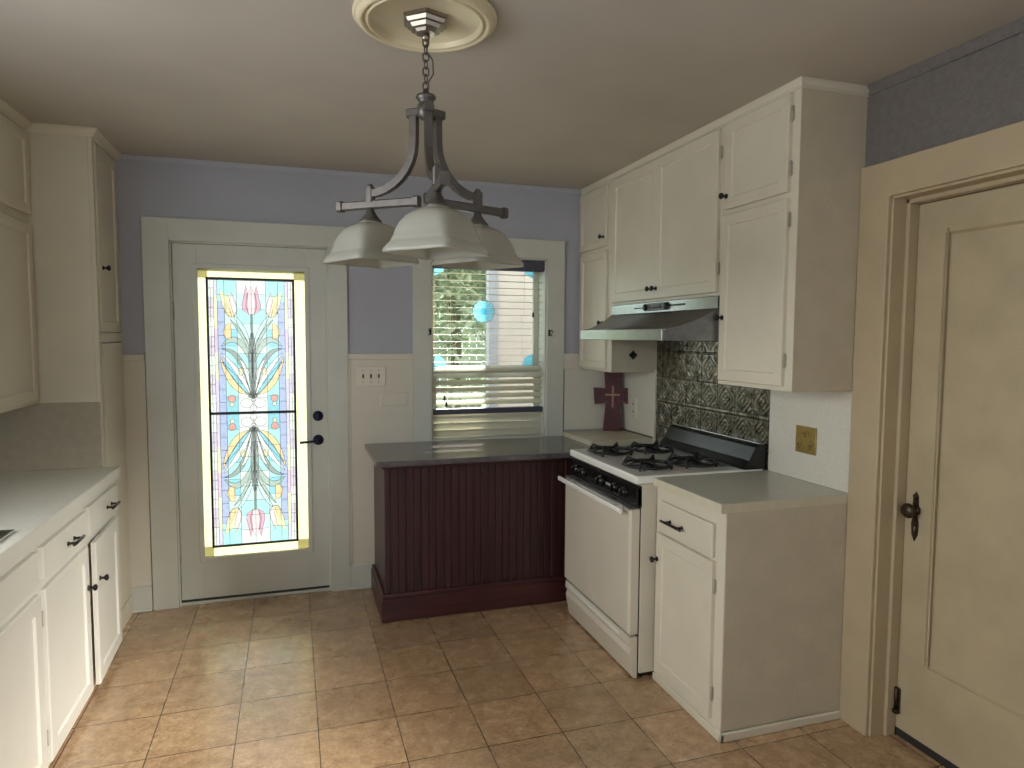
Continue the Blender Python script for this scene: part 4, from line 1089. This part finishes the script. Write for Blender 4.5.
for k in range(nl):
    zc = ztop - ll * (k + 0.5); pts = []
    hh = ll * 0.62; ww = 0.0085
    for i in range(16):
        a = 2 * PI * i / 16
        x = ww * math.cos(a); z = (hh - ww) * (1 if math.sin(a) > 0 else -1) * (1 if abs(math.sin(a)) > 0.1 else 0) + ww * math.sin(a)
        pts.append(CP(x, 0, zc + z) if k % 2 == 0 else CP(0.35 * x, x, zc + z))
    m = MB(); m.tube(pts, 0.0025, 6, True); m.build('chain_link', PEWTER, ch)
m = MB(); m.tube([CP(0.004, 0, ztop + 0.01), CP(0.003, 0, ztop - 0.035), CP(0.020, 0.004, ztop - 0.060), CP(0.022, 0.004, ztop - 0.10), CP(0.008, 0, ztop - 0.125), CP(0.003, 0, zbot)], 0.0022, 6)
m.build('cord', PEWTER, ch)
m = MB(); m.lathe([(0.004, 0.016), (0.010, 0.010), (0.009, 0.002), (0.028, -0.004), (0.031, -0.012), (0.024, -0.020), (0.020, -0.028), (0.026, -0.034), (0.026, -0.062), (0.018, -0.072), (0.006, -0.080), (0.002, -0.082)][::-1], (CX, CY, 2.250), n=16)
m.build('hub', PEWTER, ch)
ANG = (math.radians(160), math.radians(40), math.radians(-74))
ZB = 1.935
shade_delta = (0.0, 6.0, 17.0)
for a, sd in zip(ANG, shade_delta):
    c, s = math.cos(a), math.sin(a)
    def R_(r, z, o=0.0): return CP(r * c - o * s, r * s + o * c, z)
    m = MB()
    pts = [R_(0.040, 2.206), R_(0.040, 2.16), R_(0.041, 2.11)]
    for t in range(1, 9):
        q = t / 8; pts.append(R_(0.041 + 0.155 * (1 - math.cos(q * PI / 2)) , 2.11 - 0.142 * math.sin(q * PI / 2)))
    tang = R_(0, 0, 1); tv = (tang[0] - CX, tang[1] - CY, 0)
    m.sweep(pts, [(-0.011, -0.011), (0.011, -0.011), (0.011, 0.011), (-0.011, 0.011)], False, False, tv)
    m.build('arm', PEWTER, ch)
    m = MB(); m.bar([R_(0.022, 2.198), R_(0.062, 2.198)], 0.026, 0.026); m.build('arm_bracket', PEWTER, ch)
    m = MB(); m.bar([R_(0.195, ZB + 0.006), R_(0.195, ZB + 0.052)], 0.026, 0.026, up=tv); m.ball(R_(0.195, ZB + 0.054), 0.011, 8); m.build('arm_block', PEWTER, ch)
    m = MB(); m.bar([R_(0.03, ZB), R_(0.305, ZB)], 0.020, 0.026)
    for r0, r1 in ((0.296, 0.312), (0.024, 0.040)): m.bar([R_(r0, ZB), R_(r1, ZB)], 0.028, 0.034)
    m.build('cross_bar', PEWTER, ch)
    p = R_(0.195, 0)
    m = MB(); m.lathe([(0.012, -0.010), (0.013, -0.020), (0.020, -0.032), (0.032, -0.046), (0.036, -0.052), (0.034, -0.058), (0.030, -0.060), (0.005, -0.060)], (p[0], p[1], ZB), n=20); m.build('shade_fitter', PEWTER, ch)
    # square bell shade, shell with thickness
    zs = ZB - 0.052
    outp = [(0.033, 0.0, 2), (0.036, -0.005, 2), (0.050, -0.011, 3), (0.064, -0.019, 3.5), (0.0757, -0.030, 4), (0.0845, -0.048, 6), (0.0905, -0.068, 8), (0.0935, -0.085, 9),
            (0.0965, -0.091, 10), (0.0965, -0.096, 11), (0.100, -0.101, 11), (0.107, -0.111, 12), (0.112, -0.121, 14), (0.1125, -0.130, 14)]
    inn = [(r - 0.004, z + 0.001, e) for r, z, e in outp[::-1]]
    allp = outp + [(0.1085, -0.130, 14)] + inn[1:]
    base = math.atan2(-hl.y, -hl.x) + math.radians(sd) + PI / 4    # a corner towards the camera, turned by sd
    m = MB(); m.lathe([(r, z) for r, z, e in allp], (p[0], p[1], zs), n=64, phase=base, sq=[e for r, z, e in allp], cap=False)
    m.build('shade', ALAB, ch)
    m = MB(); m.lathe([(0.012, 0), (0.015, -0.02), (0.026, -0.055), (0.028, -0.07), (0.022, -0.09), (0.003, -0.098)], (p[0], p[1], ZB - 0.058), n=16); m.build('bulb', ALAB, ch)

# ------------------------------------------------------------------ outside
m = MB().box(-14, 16, YB + WT, 26, -0.45, -0.30)
tag(m.build('ground', GROUNDM), 'grassy yard outside', 'ground', kind='structure')
HXc, HYc = 1.570, 5.55
nh = thing('neighbouring_house', (5.0, 8, -0.3), 'pale neighbouring house seen through the right half of the window', 'house')
m = MB(); m.prism([(HXc, HYc), (9.0, HYc), (9.0, 11.0), (3.5, 11.0)], 'Z', -0.3, 3.3); m.build('wall', SIDING, nh)
m = MB()
m.box(2.05, 3.6, HYc - 0.04, HYc, 0.1, 2.15, 0.01); m.build('shutter_panel', TANW, nh)
m = MB(); m.box(HXc - 0.012, HXc + 0.07, HYc - 0.02, HYc + 0.07, -0.3, 3.3, 0.004); m.build('corner_board', paint('grey_corner', rgb(150, 150, 154), 0.7), nh)
m = MB(); m.prism([(HXc - 0.03, HYc - 0.06), (9.05, HYc - 0.06), (9.05, 11.06), (3.5, 11.06)], 'Z', 3.3, 3.42); m.build('roof', ROOFM, nh)

def tree(x, y, h, r, n, mat, label, seed):
    rnd = random.Random(seed)
    t = thing('garden_tree', (x, y, -0.3), label, 'tree', 'garden trees outside the window')
    m = MB(); m.sweep([(x, y, -0.3), (x + 0.05, y, 0.8), (x - 0.03, y + 0.05, h * 0.6), (x, y, h * 0.85)], [(0.12 * math.cos(k), 0.12 * math.sin(k)) for k in [i * PI / 4 for i in range(8)]]); m.build('trunk', BARK, t)
    m = MB()
    blobs = [(x + rnd.uniform(-r, r) * 0.7, y + rnd.uniform(-r, r) * 0.6, h * 0.50 + rnd.uniform(-0.46, 0.42) * h, r * rnd.uniform(0.4, 0.65)) for _ in range(26)]
    for k in range(n):
        b = rnd.choice(blobs)
        while True:
            q = Vector((rnd.uniform(-1, 1), rnd.uniform(-1, 1), rnd.uniform(-1, 1)))
            if 0.3 < q.length <= 1: break
        c = Vector(b[:3]) + q * b[3]
        d = Vector((rnd.uniform(-1, 1), rnd.uniform(-1, 1), rnd.uniform(-1, 0.4))).normalized(); e = d.orthogonal().normalized()
        L = rnd.uniform(0.10, 0.19); W = L * 0.35
        m.add([c - d * L, c + e * W, c + d * L, c - e * W], [(0, 1, 2, 3)])
    tag(m.build('foliage', mat, t), kind='stuff')
tree(3.1, 13.6, 5.2, 1.9, 7000, LEAF, 'green leafy tree outside, seen through the left half of the window', 3)
tree(-0.9, 15.0, 4.6, 1.6, 3000, LEAF2, 'pale green tree outside, behind the stained glass door', 9)
fn = thing('garden_fence', (0, 17.5, -0.3), 'pale board fence at the end of the yard outside', 'fence')
m = MB()
for k in range(84): m.box(-7 + k * 0.2, -7 + k * 0.2 + 0.185, 17.5, 17.525, -0.3, 3.2 + 0.02 * (k % 3), 0.004)
m.build('fence_boards', FENCEM, fn)

# ------------------------------------------------------------------ light
def area(name, loc, rot, sx, sy, power, col=(1, 1, 1)):
    l = bpy.data.lights.new(name, 'AREA'); l.shape = 'RECTANGLE'; l.size = sx; l.size_y = sy; l.energy = power; l.color = col
    o = bpy.data.objects.new(name, l); COL.objects.link(o); o.location = loc; o.rotation_euler = rot
    return o
area('left_fill_light', (XL - 0.55, (LY0 + LY1) / 2, (LZ0 + LZ1) / 2 + 0.30), (0, -PI / 2 + math.radians(32), 0), LZ1 - LZ0, LY1 - LY0 + 0.4, 32, (0.95, 0.98, 1.0))  # added fill from the left, brightens the right cabinet fronts
area('rear_fill_light', ((FX0 + FX1) / 2, YF - 0.10, (FZ0 + FZ1) / 2), (PI / 2, 0, 0), FX1 - FX0, FZ1 - FZ0, 3.2, (0.95, 0.98, 1.0))  # added weak fill from behind, lifts the back wall and cabinet sides
beam_dir = Vector((-2.6, 2.3, -1.72)).normalized()
beam_pos = Vector((XW, (OY0 + OY1) / 2, 1.90)) - beam_dir * 4.0
area('right_fill_beam', beam_pos, beam_dir.to_track_quat('-Z', 'Y').to_euler(), 1.2, 1.2, 1500, (1.0, 0.99, 0.95))  # added unseen source, aimed to brighten the left floor and cabinets
s = bpy.data.lights.new('sun', 'SUN'); s.energy = 12.0; s.angle = math.radians(1.0); s.color = (1, 0.96, 0.88)
so = bpy.data.objects.new('sun', s); COL.objects.link(so)
elev = math.radians(43); dirv = Vector((-0.275 * math.cos(elev), -0.961 * math.cos(elev), -math.sin(elev)))
so.rotation_euler = dirv.to_track_quat('-Z', 'Y').to_euler()
wd = bpy.data.worlds.new('World'); sc.world = wd; wd.use_nodes = True
bg_ = wd.node_tree.nodes['Background']; bg_.inputs['Color'].default_value = (0.86, 0.94, 1.0, 1); bg_.inputs['Strength'].default_value = 2.0

# ------------------------------------------------------------------ camera
cam = bpy.data.cameras.new('camera'); co = bpy.data.objects.new('camera', cam); COL.objects.link(co)
cam.sensor_width = 36; cam.lens = 36 * 673.0 / 1024; cam.clip_start = 0.05
fwv = Vector((0.30369581, 0.95021521, -0.06971299)); rv = Vector((0.9526332, -0.3040741, 0.00537738)); uv = Vector((0.01608825, 0.06804399, 0.9975526))
R = Matrix((rv, uv, -fwv)).transposed()
co.matrix_world = Matrix.Translation((0, 0, 1.5251)) @ R.to_4x4()
sc.camera = co

vs_ = sc.view_settings
vs_.view_transform = 'Standard'; vs_.look = 'None'; vs_.gamma = 1.0; vs_.use_curve_mapping = False; vs_.exposure = 0.85
sc.cycles.use_denoising = True
sc.cycles.max_bounces = 8; sc.cycles.diffuse_bounces = 5; sc.cycles.transparent_max_bounces = 16
sc.cycles.caustics_reflective = False; sc.cycles.caustics_refractive = False
sc.cycles.sample_clamp_indirect = 4
